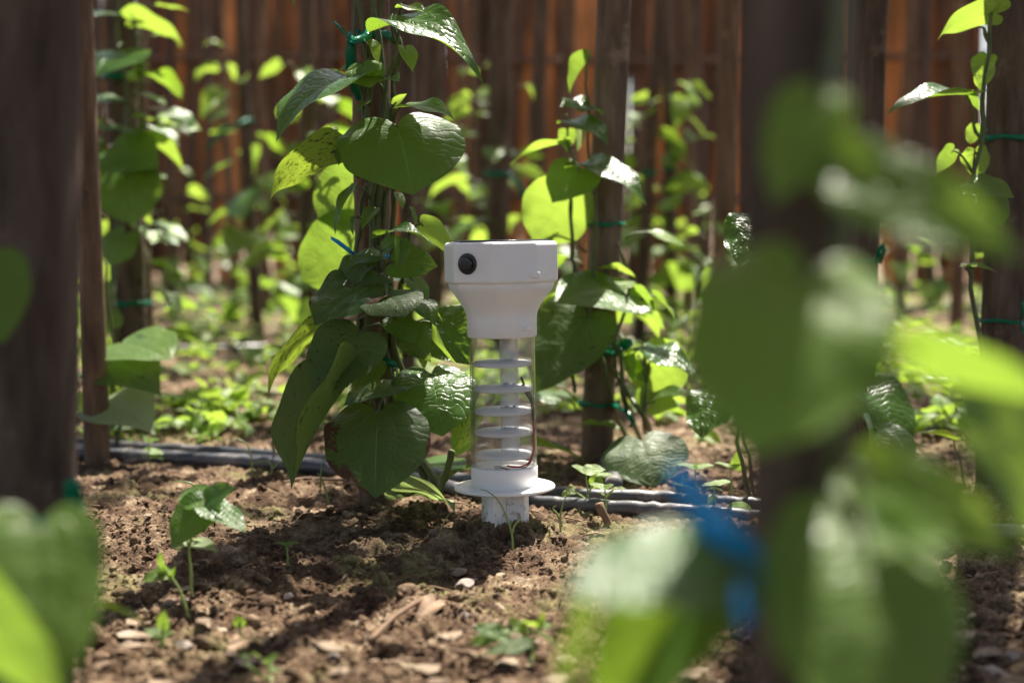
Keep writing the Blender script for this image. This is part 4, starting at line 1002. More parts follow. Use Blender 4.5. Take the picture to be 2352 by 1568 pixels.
L((262, 720), (272, 755), (0.2, -0.5, 0.6), 'heart', 'mid', 0.9, Y - .05, Y - .05)
L((320, 130), (310, 180), (0.6, -0.3, 0.3), 'small', 'mid', 0.9, Y, Y)
L((355, 170), (395, 200), (0.4, 0.3, 0.8), 'small', 'mid', 0.9, Y + .03, Y + .03)
v.done()
tie_at("green plastic tie high on the stout dark post at left", axM, rdM, 178, 2.75, w=0.012, extra=0.006)
tie_at("green plastic tie at the middle of the stout dark post, above a big leaf", axM, rdM, 400, 2.75, w=0.012, extra=0.006)
tie_at("thin green plastic tie low on the stout dark post", axM, rdM, 695, 2.75, w=0.009, extra=0.008)
v = Vine("betel_vine", "low betel plant with three broad leaves beside the slim reddish post", "vine", G(262, 1030))
Y = 2.08
v.stem([G(262, 1030), P(275, 980, Y), P(268, 900, Y), P(258, 830, Y), P(250, 700, Y), P(243, 600, Y)], 0.0034, 0.0018)
v.stem([G(270, 1030), P(262, 940, Y), P(245, 830, Y), P(238, 720, Y)], 0.0028, 0.0015)
L = v.leaf
L((282, 786), (394, 826), (0.15, -0.5, 0.9), 'flat', 'mid', 1.25, Y - .02, Y - .09, att=(258, 830, Y))
L((246, 826), (372, 912), (0.2, -0.75, 0.7), 'droop', 'dull', 1.15, Y - .03, Y - .10, att=(258, 850, Y))
L((244, 920), (358, 1000), (0.1, -0.7, 0.75), 'droop', 'pale', 1.1, Y - .04, Y - .12, att=(262, 930, Y))
L((250, 960), (300, 985), (0.2, -0.6, 0.6), 'flat', 'mature', 1.2, Y + .02, Y)
L((232, 780), (250, 830), BK, 'flat', 'young', 0.9, Y, Y)
L((258, 865), (222, 910), BK, 'flat', 'mature', 1.0, Y, Y)
L((190, 905), (180, 950), BK, 'flat', 'young', 0.9, Y, Y)
v.done()

# ------------------------------------------------------------------ the plant by the right edge
axE, rdE = post_px("wooden_post", "dark cracked post at the right edge of the picture", (2322, 0), (2306, 800), 1.82, 104, 112, M_BARKD, 13, True, 2)
axS, rdS = post_px("wooden_post", "knobbly dark post partly hidden behind the blurred post on the right", (2010, 0), (1962, 860), 1.95, 96, 84, M_BARKD, 15, True, 4, None, 2.2, 0.16)
v = Vine("betel_vine", "slender betel vine with scalloped bright leaves on the right edge post", "vine", P(2270, 1000, 1.74)); v.root.location.z = 0
Y = 1.735
v.stem([G(2258, 1010), P(2262, 880, Y), P(2240, 720, Y), P(2235, 600, Y), P(2232, 470, Y), P(2252, 330, Y), P(2258, 230, Y), P(2275, 120, Y), P(2282, 0, Y), P(2290, -60, Y)], 0.0034, 0.002)
v.stem([P(2252, 330, Y), P(2240, 290, Y), P(2222, 230, Y), P(2215, 218, Y)], 0.002, 0.0012)
v.stem([P(2275, 110, Y), P(2260, 70, Y), P(2250, 62, Y)], 0.002, 0.0012)
v.stem([P(2235, 640, Y), P(2225, 620, Y), P(2215, 605, Y)], 0.003, 0.0026)
L = v.leaf
L((2288, 32), (2152, 96), (-0.25, 0.45, 0.85), 'droop', 'young', 0.95, Y, Y - .02)
L((2268, 132), (2252, 208), (-0.3, 0.85, 0.2), 'wavy', 'young', 0.95, Y, Y)
L((2222, 218), (2036, 266), (-0.2, -0.25, 1), 'long', 'glossy', 0.95, Y, Y - .04)
L((2222, 215), (2250, 256), (0.4, 0.4, 0.6), 'small', 'mid', 0.9, Y, Y)
L((2236, 292), (2230, 332), (-0.3, 0.8, 0.3), 'heart', 'young', 0.95, Y, Y)
L((2240, 345), (2252, 412), (-0.2, 0.85, 0.2), 'wavy', 'young', 1.1, Y, Y, att=(2235, 420, Y))
L((2190, 345), (2150, 400), (-0.3, 0.7, 0.5), 'flat', 'mid', 1.0, Y, Y, att=(2240, 420, Y))
L((2230, 420), (2330, 455), (0.1, -0.7, 0.6), 'flat', 'mature', 0.9, Y - .06, Y - .1, att=(2232, 440, Y))
L((2250, 440), (2300, 520), (0.2, -0.8, 0.4), 'heart', 'mature', 1.1, Y - .05, Y - .07, att=(2235, 470, Y))
L((2212, 612), (2292, 628), (0, -0.25, 1), 'long', 'mid', 0.7, Y - .03, Y - .05)
v.done()
tie_at("green plastic tie with loose end on the right edge post, upper", axE, rdE, 318, 1.82, tails=[[(2255, 318, 1.76), (2246, 308, 1.75), (2240, 296, 1.75)], [(2255, 318, 1.76), (2262, 300, 1.75), (2255, 292, 1.75)]], w=0.007)
tie_at("thin green plastic tie with hanging ends on the right edge post, lower", axE, rdE, 735, 1.82, tails=[[(2346, 732, 1.76), (2350, 700, 1.75), (2348, 690, 1.75)], [(2346, 735, 1.76), (2352, 760, 1.75), (2362, 785, 1.75)]], w=0.0045)
tie_at("green plastic loop on the knobbly dark post beside the blurred leaf", axS, rdS, 600, 1.95, tails=[[(2012, 610, 1.89), (2018, 575, 1.88), (2028, 562, 1.88), (2030, 575, 1.88), (2020, 605, 1.88)]], w=0.006)
v = Vine("betel_vine", "dark betel vine with one big ribbed leaf behind the blurred post", "vine", P(1990, 1060, 1.84)); v.root.location.z = 0
v.stem([G(1985, 1040), P(1980, 960, 1.85), P(1975, 900, 1.85), P(1990, 840, 1.86)], 0.003, 0.002)
L = v.leaf
L((1975, 885), (2080, 1062), (0.35, -0.75, 0.55), 'droop', 'glossy', 1.05, 1.83, 1.77)
L((2010, 1000), (2008, 1215), (0.2, -0.9, 0.2), 'fold', 'mature', 0.6, 1.72, 1.63)
L((2190, 1008), (2095, 1000), (0, 0.1, 1), 'long', 'spotted', 0.7, 1.78, 1.76)
v.stem([G(2215, 1120), P(2205, 1060, 1.78), P(2190, 1008, 1.78)], 0.0014, 0.001)
v.done(M_STEMB)
v = Vine("betel_vine", "thin twin-stemmed vine with one silvery leaf against the blurred right post", "vine", G(1728, 1160))
L = v.leaf
L((1745, 500), (1698, 612), (-0.2, -0.5, 0.85), 'wavy', 'glossy', 1.0, 1.62, 1.58)
v.stem([G(1726, 1160), P(1715, 1080, 1.62), P(1695, 990, 1.62), P(1700, 900, 1.62), P(1735, 700, 1.62), P(1748, 500, 1.62)], 0.0028, 0.0016)
v.stem([G(1735, 1150), P(1720, 1040, 1.64), P(1708, 960, 1.64), P(1720, 800, 1.64)], 0.002, 0.0014)
v.done(M_STEMB)

# ------------------------------------------------------------------ foreground: two blurred posts and their leaves
axFL, rdFL = post_px("wooden_post", "thick out-of-focus grey post filling the left edge", (36, 0), (44, 1200), 0.90, 250, 236, M_BARKD, 19, True, 5, None, 2.2, 0.10)
axFR, rdFR = post_px("wooden_post", "wide out-of-focus dark post in the right foreground", (1850, 0), (1856, 1250), 0.54, 236, 224, M_BARKD, 21, True, 3, None, 2.2, 0.10)
tie_at("teal green tie on the blurred left edge post", axFL, rdFL, 1185, 0.90, tails=[[(160, 1180, .86), (168, 1150, .855), (165, 1115, .85), (160, 1100, .85)]], w=0.010)
v = Vine("betel_vine", "blurred glossy betel leaves on the post at the lower left corner", "vine", P(60, 1600, 0.72)); v.root.location.z = gz(v.root.location.x, v.root.location.y)
v.stem([Vector(v.root.location), P(0, 1300, 0.80), P(-60, 1000, 0.82), P(-40, 600, 0.82)], 0.004, 0.003)
L = v.leaf
L((90, 1215), (70, 1700), (0.30, -0.80, 0.42), 'flat', 'mid', 0.70, 0.62, 0.575)
L((-90, 1360), (150, 1640), (-0.2, 0.75, 0.45), 'flat', 'mid', 0.62, 0.565, 0.545)
L((-40, 600), (10, 790), (0.3, -0.8, 0.4), 'flat', 'mature', 1.0, 0.80, 0.78)
L((225, 1395), (345, 1445), (0.1, 0.4, 0.9), 'long', 'spotted', 0.6, 0.86, 0.85)
v.stem([Vector((P(220, 1600, .9).x, .88, gz(0, .9))), P(200, 1480, .86), P(225, 1395, .86)], 0.0015, 0.001)
v.done()
v = Vine("betel_vine", "big blurred betel vine on the wide dark post in the right foreground", "vine", P(1950, 1800, 0.504)); v.root.location.z = 0
v.stem([Vector((P(1950, 1500, 0.504).x, 0.504, 0)), P(1940, 1400, 0.508), P(1915, 1200, 0.508), P(1925, 1000, 0.504), P(1910, 700, 0.504), P(1915, 400, 0.508), P(1920, 200, 0.508), P(1925, -60, 0.508)], 0.0034, 0.0026)
L = v.leaf
L((1880, 225), (1778, 470), (-0.3, -0.85, 0.35), 'flat', 'young', 0.74, 0.480, 0.468, att=(1915, 300, 0.504))
L((1925, 385), (2360, 600), (0.25, -0.90, 0.30), 'flat', 'mid', 0.56, 0.480, 0.456, att=(1915, 420, 0.504))
L((1850, 640), (1720, 1050), (-0.2, -0.92, 0.30), 'heart', 'young', 0.90, 0.460, 0.424, att=(1912, 720, 0.504))
L((2090, 805), (2440, 930), (0.0, 0.65, 0.60), 'flat', 'mid', 0.50, 0.480, 0.464, att=(1925, 1000, 0.504))
L((2250, 880), (2380, 1260), (0.3, -0.8, 0.35), 'flat', 'mid', 0.62, 0.488, 0.480)
L((1985, 1085), (2345, 1275), (0.2, -0.9, 0.3), 'flat', 'young', 0.62, 0.480, 0.456, att=(1920, 1100, 0.504))
L((1965, 1235), (2010, 1740), (0.1, -0.9, 0.45), 'heart', 'mid', 0.84, 0.460, 0.416, att=(1930, 1300, 0.504))
L((1660, 1300), (1290, 1372), (0.05, -0.42, 0.90), 'flat', 'glossy', 0.85, 0.462, 0.425, att=(1860, 1400, 0.496))
L((1600, 1330), (1370, 1720), (-0.3, -0.85, 0.3), 'fold2', 'mature', 0.8, 0.486, 0.468)
L((1350, 1400), (1290, 1640), (-0.5, 0.520, 0.3), 'flat', 'young', 0.440, 0.448, 0.440)
L((1845, 780), (1880, 900), (0.2, -0.6, 0.6), 'flat', 'glossy', 0.9, 0.456, 0.448)
v.done()
tie_at("bright blue plastic tie fluttering out of focus left of the right foreground post", axFR, rdFR, 1330, 0.54, M_TIEB, [[(1760, 1320, .52), (1705, 1260, .485), (1660, 1215, .47), (1620, 1190, .465), (1590, 1130, .46), (1545, 1080, .455)], [(1750, 1345, .52), (1715, 1370, .45), (1702, 1400, .43), (1706, 1440, .43)]], w=0.011)

# ------------------------------------------------------------------ background posts and vines
def gvine(name, label, ax, rd, h, n, size, seed, group=None, mats=('mid', 'young', 'mature'), z0=0.03, spread=0.05, hi=False, lower=True):
    r = random.Random(seed); b = ax(0.0); v = Vine(name, label, "vine", (b.x + 0.02, b.y - 0.03, gz(b.x, b.y)), group, hi)
    ph = r.uniform(0, 6.28); pts = []; k = 12
    for i in range(k + 1):
        z = z0 + (h - z0) * i / k; a = ph + 1.5 * math.sin(i * 0.9 + ph); c = ax(z); q = rd(z) + 0.007
        pts.append(c + Vector((math.cos(a) * q, math.sin(a) * q, 0)))
    pts = [Vector(v.root.location)] + pts
    v.stem(pts, 0.0038, 0.0015, 6)
    for i in range(n):
        f = ((i + r.uniform(0, 0.8)) / n); z = z0 + 0.02 + (h - z0) * f
        a = r.uniform(0, 6.28) if r.random() < .5 else r.choice([0, math.pi]) + r.gauss(0, 0.6)
        if math.sin(a) > 0.5 and r.random() < 0.5: a = -a
        d = Vector((math.cos(a), math.sin(a), 0)); c = ax(z); q = rd(z) + 0.008
        A = c + d * q; pl = spread * r.uniform(0.5, 1.3)
        B = A + d * pl + Vector((0, 0, r.uniform(0.0, 0.03)))
        s = size * r.uniform(0.55, 1.15) * (1.05 - 0.45 * f)
        down = r.uniform(0.15, 1.1); T = B + (d + Vector((r.gauss(0, .3), r.gauss(0, .3), -down))).normalized() * s
        nrm = Vector((d.x * .7 + r.gauss(0, .3), d.y * .7 + r.gauss(0, .3) + 0.15, r.uniform(0.45, 1.0)))
        m = r.choices(mats, (0.45, 0.33, 0.22))[0] if f < 0.8 else mats[1]
        v.leaf(B, T, nrm, r.choice(['flat', 'droop', 'fold', 'heart', 'arch', 'wavy', 'long']), m, r.uniform(0.85, 1.1), v=r.randrange(2), att=A)
    v.done(); return v
BGP = [  # label, x at y=0, x at y=600, depth, width px, mat, vine height, leaves, size, vine label
 ("far thin post left of the orange fence gap, leaves only low", 402, 398, 5.4, 26, 0, 0.62, 14, 0.085, "bushy vine on the far thin post nearest the stout left post"),
 ("thin dark stake with bright leaves in the left middle distance", 548, 585, 4.4, 34, 2, 0.98, 22, 0.095, "vine with lime leaves on the thin dark stake in the left middle distance"),
 ("pale slim post just right of the thin dark stake at left", 596, 606, 6.0, 30, 1, 0.55, 12, 0.085, "low vine at the pale slim post in the left middle distance"),
 ("crooked dark post left of the large vine's upper leaves", 676, 700, 3.9, 44, 2, 0.86, 22, 0.10, "vine behind the large vine's left leaves on a crooked dark post"),
 ("faint thin post between the crooked post and the vine post", 742, 748, 6.4, 22, 0, 0.7, 14, 0.085, "small far vine seen left of the vine post"),
 ("dark post right of the large vine, above the sensor's left corner", 1016, 998, 4.2, 50, 2, 0.66, 14, 0.09, "low vine on the dark post right of the large vine"),
 ("narrow far post with a column of glowing leaves above the sensor", 1092, 1096, 4.9, 26, 1, 0.98, 20, 0.09, "column of glowing leaves on the narrow far post above the sensor"),
 ("broad dark post directly above the sensor's middle", 1168, 1150, 4.0, 62, 2, 0.80, 16, 0.095, "vine on the broad dark post above the sensor's middle"),
 ("grey post just right of the broad dark one above the sensor", 1238, 1232, 5.2, 42, 0, 0.6, 12, 0.09, "low vine on the grey post above the sensor's right side"),
 ("slim post a little right of the grey leaning post", 1486, 1474, 4.4, 36, 2, 0.84, 22, 0.10, "leafy vine just right of the grey leaning post"),
 ("dark slender stake midway between the leaning post and blurred post", 1524, 1536, 4.5, 32, 2, 0.88, 18, 0.095, "vine with a few round leaves on the dark slender stake right of centre"),
 ("pale far post beside the bright fence gap", 1602, 1612, 6.8, 28, 0, 0.6, 12, 0.085, "small far vine below the bright fence gap"),
 ("rough reddish post left of the wide blurred post", 1690, 1668, 3.6, 62, 1, 0.40, 10, 0.09, "short vine at the foot of the rough reddish post"),
 ("far post in the gap left of the right edge post", 2148, 2140, 6.2, 30, 2, 0.45, 10, 0.085, "low vine at the far post near the right edge"),
 ("short-looking far stake beneath the blurred right leaf", 2078, 2070, 5.4, 30, 1, 0.42, 9, 0.09, "low far vine beneath the big blurred right leaf"),
 ("far post peeping out beyond the right edge post", 2338, 2352, 5.0, 30, 0, 0.6, 14, 0.09, "vine glowing beyond the right edge post"),
 ("faint post far off between the left posts", 470, 476, 7.6, 24, 0, 0.42, 10, 0.08, "tiny far vine near the fence at left"),
 ("faint far post left of the broad dark post above the sensor", 1052, 1058, 7.4, 22, 0, 0.45, 10, 0.08, "tiny far vine near the fence behind the sensor"),
 ("faint far post right of centre against the fence", 1320, 1328, 7.2, 26, 1, 0.5, 10, 0.085, "tiny far vine near the fence left of the leaning post"),
 ("far post at left between blurred post and stout post", 232, 240, 5.6, 28, 2, 0.6, 14, 0.09, "far vine behind the slim reddish post"),
]
MB_ = [M_BARKD, M_BARKR, M_BARKD]
gvine("betel_vine", "second, smaller-leaved betel vine twined round the stout dark post at left", axM, rdM, 0.80, 34, 0.085, 71, None, ('mid', 'young', 'mature'), 0.05, 0.045, True)
gvine("betel_vine", "short betel shoot at the back of the grey leaning post", axR, rdR, 0.30, 12, 0.075, 72, None, ('mid', 'young', 'mature'), 0.03, 0.05, True)
for k, (lab, x0, x1, Y, w, mt) in enumerate([
  ("bare thin pole leaning behind the lime-leaved stake", 520, 538, 6.0, 24, 1),
  ("bare slim pole left of the large vine's spotted leaf", 722, 716, 4.6, 28, 1),
  ("bare dark pole close behind the vine post on its right", 958, 962, 5.6, 30, 2), ("bare brown pole left of the leaning post's top", 1292, 1286, 5.4, 34, 1),
  ("bare thin pole right of the slender stake", 1572, 1580, 5.2, 26, 1),
  ("bare brown pole just left of the right edge post", 2206, 2198, 4.8, 34, 1)]):
    post_px("wooden_post", lab, (x0, 0), (x1, 600), Y, w * 0.8, w * 0.9, MB_[mt], 140 + k, False, 3, "background posts")
for i, (lab, x0, x1, Y, w, mt, vh, nl, sz, vlab) in enumerate(BGP):
    ax, rd = post_px("wooden_post", lab, (x0 + 10 * math.sin(i * 2.3), 0), (x1, 600), Y, w * 0.76, w * 0.86, MB_[mt], 40 + i, False, 2, "background posts")
    gvine("betel_vine", "betel " + vlab, ax, rd, vh * 0.88, int(nl * 1.15), sz * 1.45, 300 + i, "background vines")
    if i in (1, 3, 7, 9, 10):
        zt = {1: 0.66, 3: 0.52, 7: 0.48, 9: 0.5, 10: 0.52}[i]; c = ax(zt)
        tl = {1: [[c + Vector((0.02, -.04, 0)), c + Vector((-.05, -.05, -.03)), c + Vector((-.11, -.05, -.09))]], 7: [[c + Vector((0.03, -.05, 0)), c + Vector((.06, -.05, -.03)), c + Vector((.10, -.05, -.11))]]}.get(i, [])
        tie({1: "green tie with a loose end on the thin dark stake at left", 3: "green tie on the crooked dark post behind the large vine", 7: "green tie with a long hanging end above the sensor", 9: "green tie just right of the grey leaning post, blurred", 10: "small green tie on the dark slender stake right of centre"}[i], ax, rd, zt, M_TIE, tl, 0.014, 0, 0.006)

# ------------------------------------------------------------------ irrigation hoses
def hose(label, pts, rad, seed, group="irrigation hoses"):
    r = random.Random(seed); q = []; k = len(pts)
    W_ = [Vector((p.x, p.y, gz(p.x, p.y) + rad * 0.45 + (p.z if False else 0))) for p in pts]
    for i in range(k - 1):
        a = W_[max(i - 1, 0)]; b = W_[i]; c = W_[i + 1]; d = W_[min(i + 2, k - 1)]
        for j in range(10):
            u = j / 10; p = 0.5 * ((2 * b) + (c - a) * u + (2 * a - 5 * b + 4 * c - d) * u * u + (3 * b - a - 3 * c + d) * u**3)
            q.append(p + Vector((0, r.gauss(0, 0.0007), r.gauss(0, 0.0006))))
    q.append(W_[-1]); mb = MB(); mb.tube(q, [rad * (1 + r.gauss(0, 0.02)) for _ in q], 14)
    o = mb.build("irrigation_hose", M_PIPE); tag(o, label, "hose", group)
def gp(px, py): 
    p = G(px, py); return p
hose("nearer black irrigation hose running behind the sensor", [G(-200, 1030), G(120, 1045), G(380, 1056), G(560, 1066), G(780, 1085), G(960, 1110), G(1160, 1155), G(1330, 1168), G(1520, 1180), G(1700, 1192), G(2000, 1212), G(2500, 1240)], 0.0088, 1)
hose("farther black irrigation hose lying alongside the nearer one", [G(-200, 1008), G(120, 1020), G(380, 1036), G(560, 1046), G(780, 1064), G(960, 1088), G(1160, 1126), G(1330, 1143), G(1520, 1150), G(1700, 1164), G(1800, 1170)], 0.0082, 2)
hose("thin black drip tube crossing behind the lone shoot", [G(120, 1025), G(300, 1040), G(700, 1062), G(1000, 1095)], 0.005, 3)
hose("short upturned hose branch behind the ground leaf", [G(1410, 1125), G(1408, 1105), G(1404, 1085), G(1396, 1068)], 0.011, 4)
hose("far black irrigation hose across the left middle distance", [G(-300, 812), G(200, 808), G(500, 806), G(700, 800), G(900, 812), G(1200, 818), G(1600, 822), G(2050, 872), G(2500, 880)], 0.011, 5)
hose("most distant black irrigation hose below the far vines", [G(-300, 706), G(300, 702), G(700, 700), G(1100, 704), G(1700, 708), G(2300, 712)], 0.012, 6)

# ------------------------------------------------------------------ seedlings, each a little plant with leaves of its own
def seedling(label, base, stems, leaves, mat='young', Y=None, name="seedling", cat="seedling", rad=0.0013):
    g = G(*base); Y = g.y if Y is None else Y
    g.z = gtop(g.x, g.y) - 0.003
    v = Vine(name, label, cat, g)
    for s in stems:
        pts = [P(px, py, Y + (dy[0] if dy else 0)) for px, py, *dy in s]
        if s is stems[0]: pts[0] = Vector(g)
        v.stem(pts, rad, rad * 0.6, 6, 0.0015)
    for lf in leaves:
        (b, t, n, sh, w) = lf[:5]; m = lf[5] if len(lf) > 5 else mat; dy = lf[6] if len(lf) > 6 else (0, 0)
        v.leaf(b, t, n, sh, m, w, Y + dy[0], Y + dy[1])
    v.done(M_STEML); return v
seedling("three-leaved bean seedling standing alone in the left foreground", (441, 1368), [[(441, 1368), (438, 1300), (436, 1250), (455, 1190), (472, 1152)], [(440, 1240), (420, 1255), (405, 1262)], [(440, 1240), (470, 1245), (480, 1250)]],
   [((472, 1152), (392, 1258), (-0.35, -0.85, 0.4), 'flat', 0.98, 'mature', (0, -.02)), ((472, 1152), (540, 1118), (0.1, -0.7, 0.7), 'flat', 0.95, 'mature', (0, -.01)), ((476, 1160), (566, 1222), (0.45, -0.55, 0.7), 'flat', 0.72, 'mature', (0, -.03)), ((468, 1150), (418, 1125), (-0.2, -0.5, 0.8), 'flat', 0.9, 'mid', (0, .03)),
    ((436, 1252), (392, 1262), (-0.1, -0.4, 0.9), 'small', 0.8, 'pale', (0, -.02)), ((440, 1250), (502, 1268), (0.1, -0.4, 0.9), 'small', 0.8, 'pale', (0, -.02))])
seedling("tiny two-leaved sprout in the shaded soil left of the sensor", (660, 1296), [[(660, 1296), (660, 1270), (659, 1253)]], [((658, 1252), (627, 1246), (0, -0.3, 1), 'small', 0.6), ((661, 1252), (693, 1246), (0, -0.3, 1), 'small', 0.6), ((660, 1252), (655, 1262), (0, -0.8, .6), 'small', 0.9)], 'mid', rad=0.0010)
seedling("wilting weed with limp leaves below the bean seedling", (437, 1412), [[(437, 1412), (415, 1360), (395, 1325), (372, 1300)]], [((385, 1318), (320, 1340), (-0.3, -0.5, 0.7), 'droop', 0.8, 'mid'), ((378, 1305), (368, 1260), (-0.5, -0.7, 0.3), 'long', 0.8, 'mid'), ((392, 1322), (404, 1300), (0.3, -0.6, 0.5), 'fold', 0.7, 'mid'), ((380, 1315), (350, 1330), (0, -0.5, 0.8), 'fold', 0.8, 'mid')])
seedling("bright clover-like seedling right beside the sensor's flange", (1352, 1168), [[(1352, 1168), (1350, 1130), (1345, 1082)], [(1352, 1130), (1365, 1110), (1375, 1098)], [(1351, 1150), (1330, 1135), (1315, 1125)]], [((1345, 1082), (1312, 1068), (-0.1, -0.35, 1), 'flat', 0.95), ((1346, 1080), (1392, 1078), (0.1, -0.5, 0.9), 'flat', 1.0), ((1372, 1098), (1362, 1120), (0.1, -0.9, 0.4), 'heart', 1.3), ((1372, 1092), (1412, 1090), (0.1, -0.3, 1), 'flat', 0.7), ((1318, 1125), (1290, 1140), (-0.3, -0.6, 0.7), 'wavy', 0.9, 'spotted')])
seedling("pale green seedling in front of the hoses, second from the sensor", (1392, 1194), [[(1392, 1194), (1391, 1150), (1389, 1122)], [(1391, 1145), (1404, 1128), (1415, 1122)]], [((1388, 1120), (1352, 1110), (-0.1, -0.35, 1), 'flat', 0.8), ((1389, 1120), (1410, 1112), (0.1, -0.5, 0.9), 'flat', 0.9), ((1412, 1123), (1442, 1124), (0.1, -0.35, 1), 'long', 0.8), ((1388, 1138), (1370, 1130), (-0.2, -0.3, 1), 'small', .6, 'pale')])
seedling("flat-topped lime seedling behind the blurred blue tape", (1600, 1152), [[(1600, 1152), (1599, 1110), (1596, 1076)], [(1600, 1130), (1585, 1122), (1575, 1115)]], [((1597, 1074), (1552, 1066), (-.05, -0.2, 1), 'flat', 0.8), ((1598, 1074), (1642, 1068), (.05, -0.2, 1), 'flat', 0.8), ((1597, 1074), (1600, 1060), (0, -0.2, 1), 'flat', 0.9), ((1580, 1118), (1540, 1112), (-.05, -0.2, 1), 'long', 0.5, 'mid')])
seedling("stacked-leaf lime seedling nearest the blurred right post", (1646, 1186), [[(1646, 1186), (1643, 1150), (1641, 1112)]], [((1641, 1110), (1610, 1116), (-.05, -0.25, 1), 'flat', 0.8), ((1642, 1110), (1684, 1106), (.05, -0.25, 1), 'flat', 0.8), ((1642, 1122), (1618, 1126), (-.1, -0.3, 1), 'small', 0.6, 'pale'), ((1642, 1122), (1662, 1128), (.1, -0.3, 1), 'small', 0.6, 'pale'), ((1642, 1140), (1620, 1172), (-0.4, -0.7, 0.4), 'long', 0.7, 'mid')])
seedling("tall thin lime seedling behind the stacked-leaf one", (1683, 1146), [[(1683, 1146), (1680, 1110), (1676, 1072)]], [((1675, 1070), (1640, 1062), (-.05, -0.2, 1), 'flat', 0.7), ((1676, 1070), (1704, 1064), (.05, -0.2, 1), 'flat', 0.8), ((1690, 1075), (1700, 1030), (0.2, 0.6, 0.3), 'flat', 0.7)])
seedling("vivid green sprout at the bottom edge left of centre", (622, 1580), [[(622, 1580), (620, 1545), (612, 1520)], [(625, 1570), (560, 1520)]], [((612, 1520), (570, 1492), (-0.2, 0.2, 0.9), 'flat', 0.8), ((612, 1522), (640, 1500), (0.2, -0.3, 0.9), 'flat', 0.9, 'mid'), ((618, 1535), (650, 1545), (0.2, -0.3, 0.9), 'small', 0.8, 'mid'), ((570, 1510), (545, 1502), (0, -0.3, 0.9), 'small', 1.0, 'mid')], Y=0.985)
seedling("straggly weed with lobed yellowish leaves at the bottom right of centre", (1220, 1545), [[(1220, 1545), (1222, 1500), (1230, 1450), (1245, 1420)], [(1230, 1450), (1195, 1450), (1150, 1455)], [(1232, 1450), (1265, 1470), (1285, 1490)]],
   [((1150, 1455), (1085, 1440), (-0.2, -0.5, 0.8), 'wavy', 0.7, 'mid'), ((1160, 1455), (1078, 1482), (-0.2, -0.5, 0.8), 'wavy', 0.6, 'mid'), ((1205, 1450), (1165, 1420), (-0.2, -0.5, 0.8), 'wavy', 0.7, 'spotted'), ((1235, 1440), (1195, 1425), (0, 0.4, 0.8), 'wavy', 0.8, 'young'), ((1240, 1440), (1250, 1400), (0.2, 0.2, 0.8), 'long', 0.7, 'spotted'), ((1215, 1480), (1110, 1500), (-0.2, -0.5, 0.8), 'flat', 0.5, 'dull'), ((1235, 1440), (1275, 1435), (0.2, -0.3, 0.8), 'wavy', 0.7, 'mid')], Y=1.02)
seedling("small pair of shiny leaves low in the left foreground", (372, 1500), [[(372, 1500), (372, 1460), (376, 1430)]], [((374, 1440), (378, 1400), (-0.2, -0.8, 0.3), 'flat', 0.9, 'mid'), ((372, 1460), (400, 1450), (0.2, -0.4, 0.8), 'flat', 0.9, 'mid'), ((372, 1460), (330, 1445), (-0.2, -0.4, 0.8), 'flat', 0.8, 'mid'), ((372, 1480), (350, 1500), (-0.2, -0.4, 0.8), 'flat', 0.8, 'mid')])
seedling("single round sprout between the bean seedling and bottom edge", (552, 1460), [[(552, 1460), (552, 1430)]], [((550, 1432), (540, 1415), (0, -.7, .6), 'heart', 1.2), ((553, 1432), (562, 1418), (0, -.7, .6), 'heart', 1.2)])
seedling("fresh green sprout growing right over the left hoses", (345, 1058), [[(345, 1058), (343, 1030), (340, 1010)]], [((340, 1012), (322, 996), (-.1, -.4, .9), 'flat', .8), ((341, 1012), (366, 1008), (.1, -.4, .9), 'flat', .8), ((342, 1030), (325, 1034), (-.1, -.4, .9), 'flat', .8), ((343, 1035), (378, 1042), (.1, -.4, .9), 'flat', .8), ((343, 1045), (392, 1056), (.1, -.4, .9), 'small', .8)])
seedling("low yellow-green sprout on the sunlit soil behind the left hoses", (425, 998), [[(425, 998), (424, 980)]], [((424, 980), (395, 974), (-.1, .1, 1), 'long', .8), ((424, 980), (462, 962), (.1, .1, 1), 'long', .8), ((424, 982), (440, 985), (.1, -.2, 1), 'small', .8)])
# blades of grass
def grass(label, base, blades, Y=None):
    g = G(*base); Y = g.y if Y is None else Y
    root = empty("grass_blade", g); tag(root, label, "grass blade")
    for b in blades:
        mb = MB(); pts = [P(px, py, Y) - g for px, py in b]; q = []; k = len(pts)
        for i in range(k - 1):
            a_, b_, c_, d_ = pts[max(i - 1, 0)], pts[i], pts[i + 1], pts[min(i + 2, k - 1)]
            for j in range(5):
                u = j / 5; q.append(0.5 * ((2 * b_) + (c_ - a_) * u + (2 * a_ - 5 * b_ + 4 * c_ - d_) * u * u + (3 * b_ - a_ - 3 * c_ + d_) * u**3))
        q.append(pts[-1]); m = len(q)
        mb.tube(q, [0.0011 * (1 - (i / m)**2) + 0.0002 for i in range(m)], 6, True, 0.35, ref=(0.4, -1, 0)); mb.build("blade", M_STEML, root)
grass("thin bent grass blade right in front of the sensor stake", (1178, 1265), [[(1178, 1265), (1176, 1230), (1165, 1190), (1145, 1150), (1120, 1128), (1102, 1124)], [(1176, 1225), (1183, 1205), (1196, 1192)]], 1.415)
grass("forked grass sprout between the pale leaf and the sensor", (1010, 1255), [[(1010, 1255), (1012, 1220), (1022, 1195), (1036, 1175)], [(1010, 1235), (1003, 1226), (990, 1224)], [(1014, 1235), (1025, 1225), (1038, 1220)]], 1.43)
grass("curled grass sprout right of the sensor stake before the hose", (1288, 1225), [[(1288, 1225), (1287, 1190), (1292, 1160), (1302, 1135)], [(1287, 1200), (1280, 1180), (1270, 1168), (1278, 1160)]], 1.47)
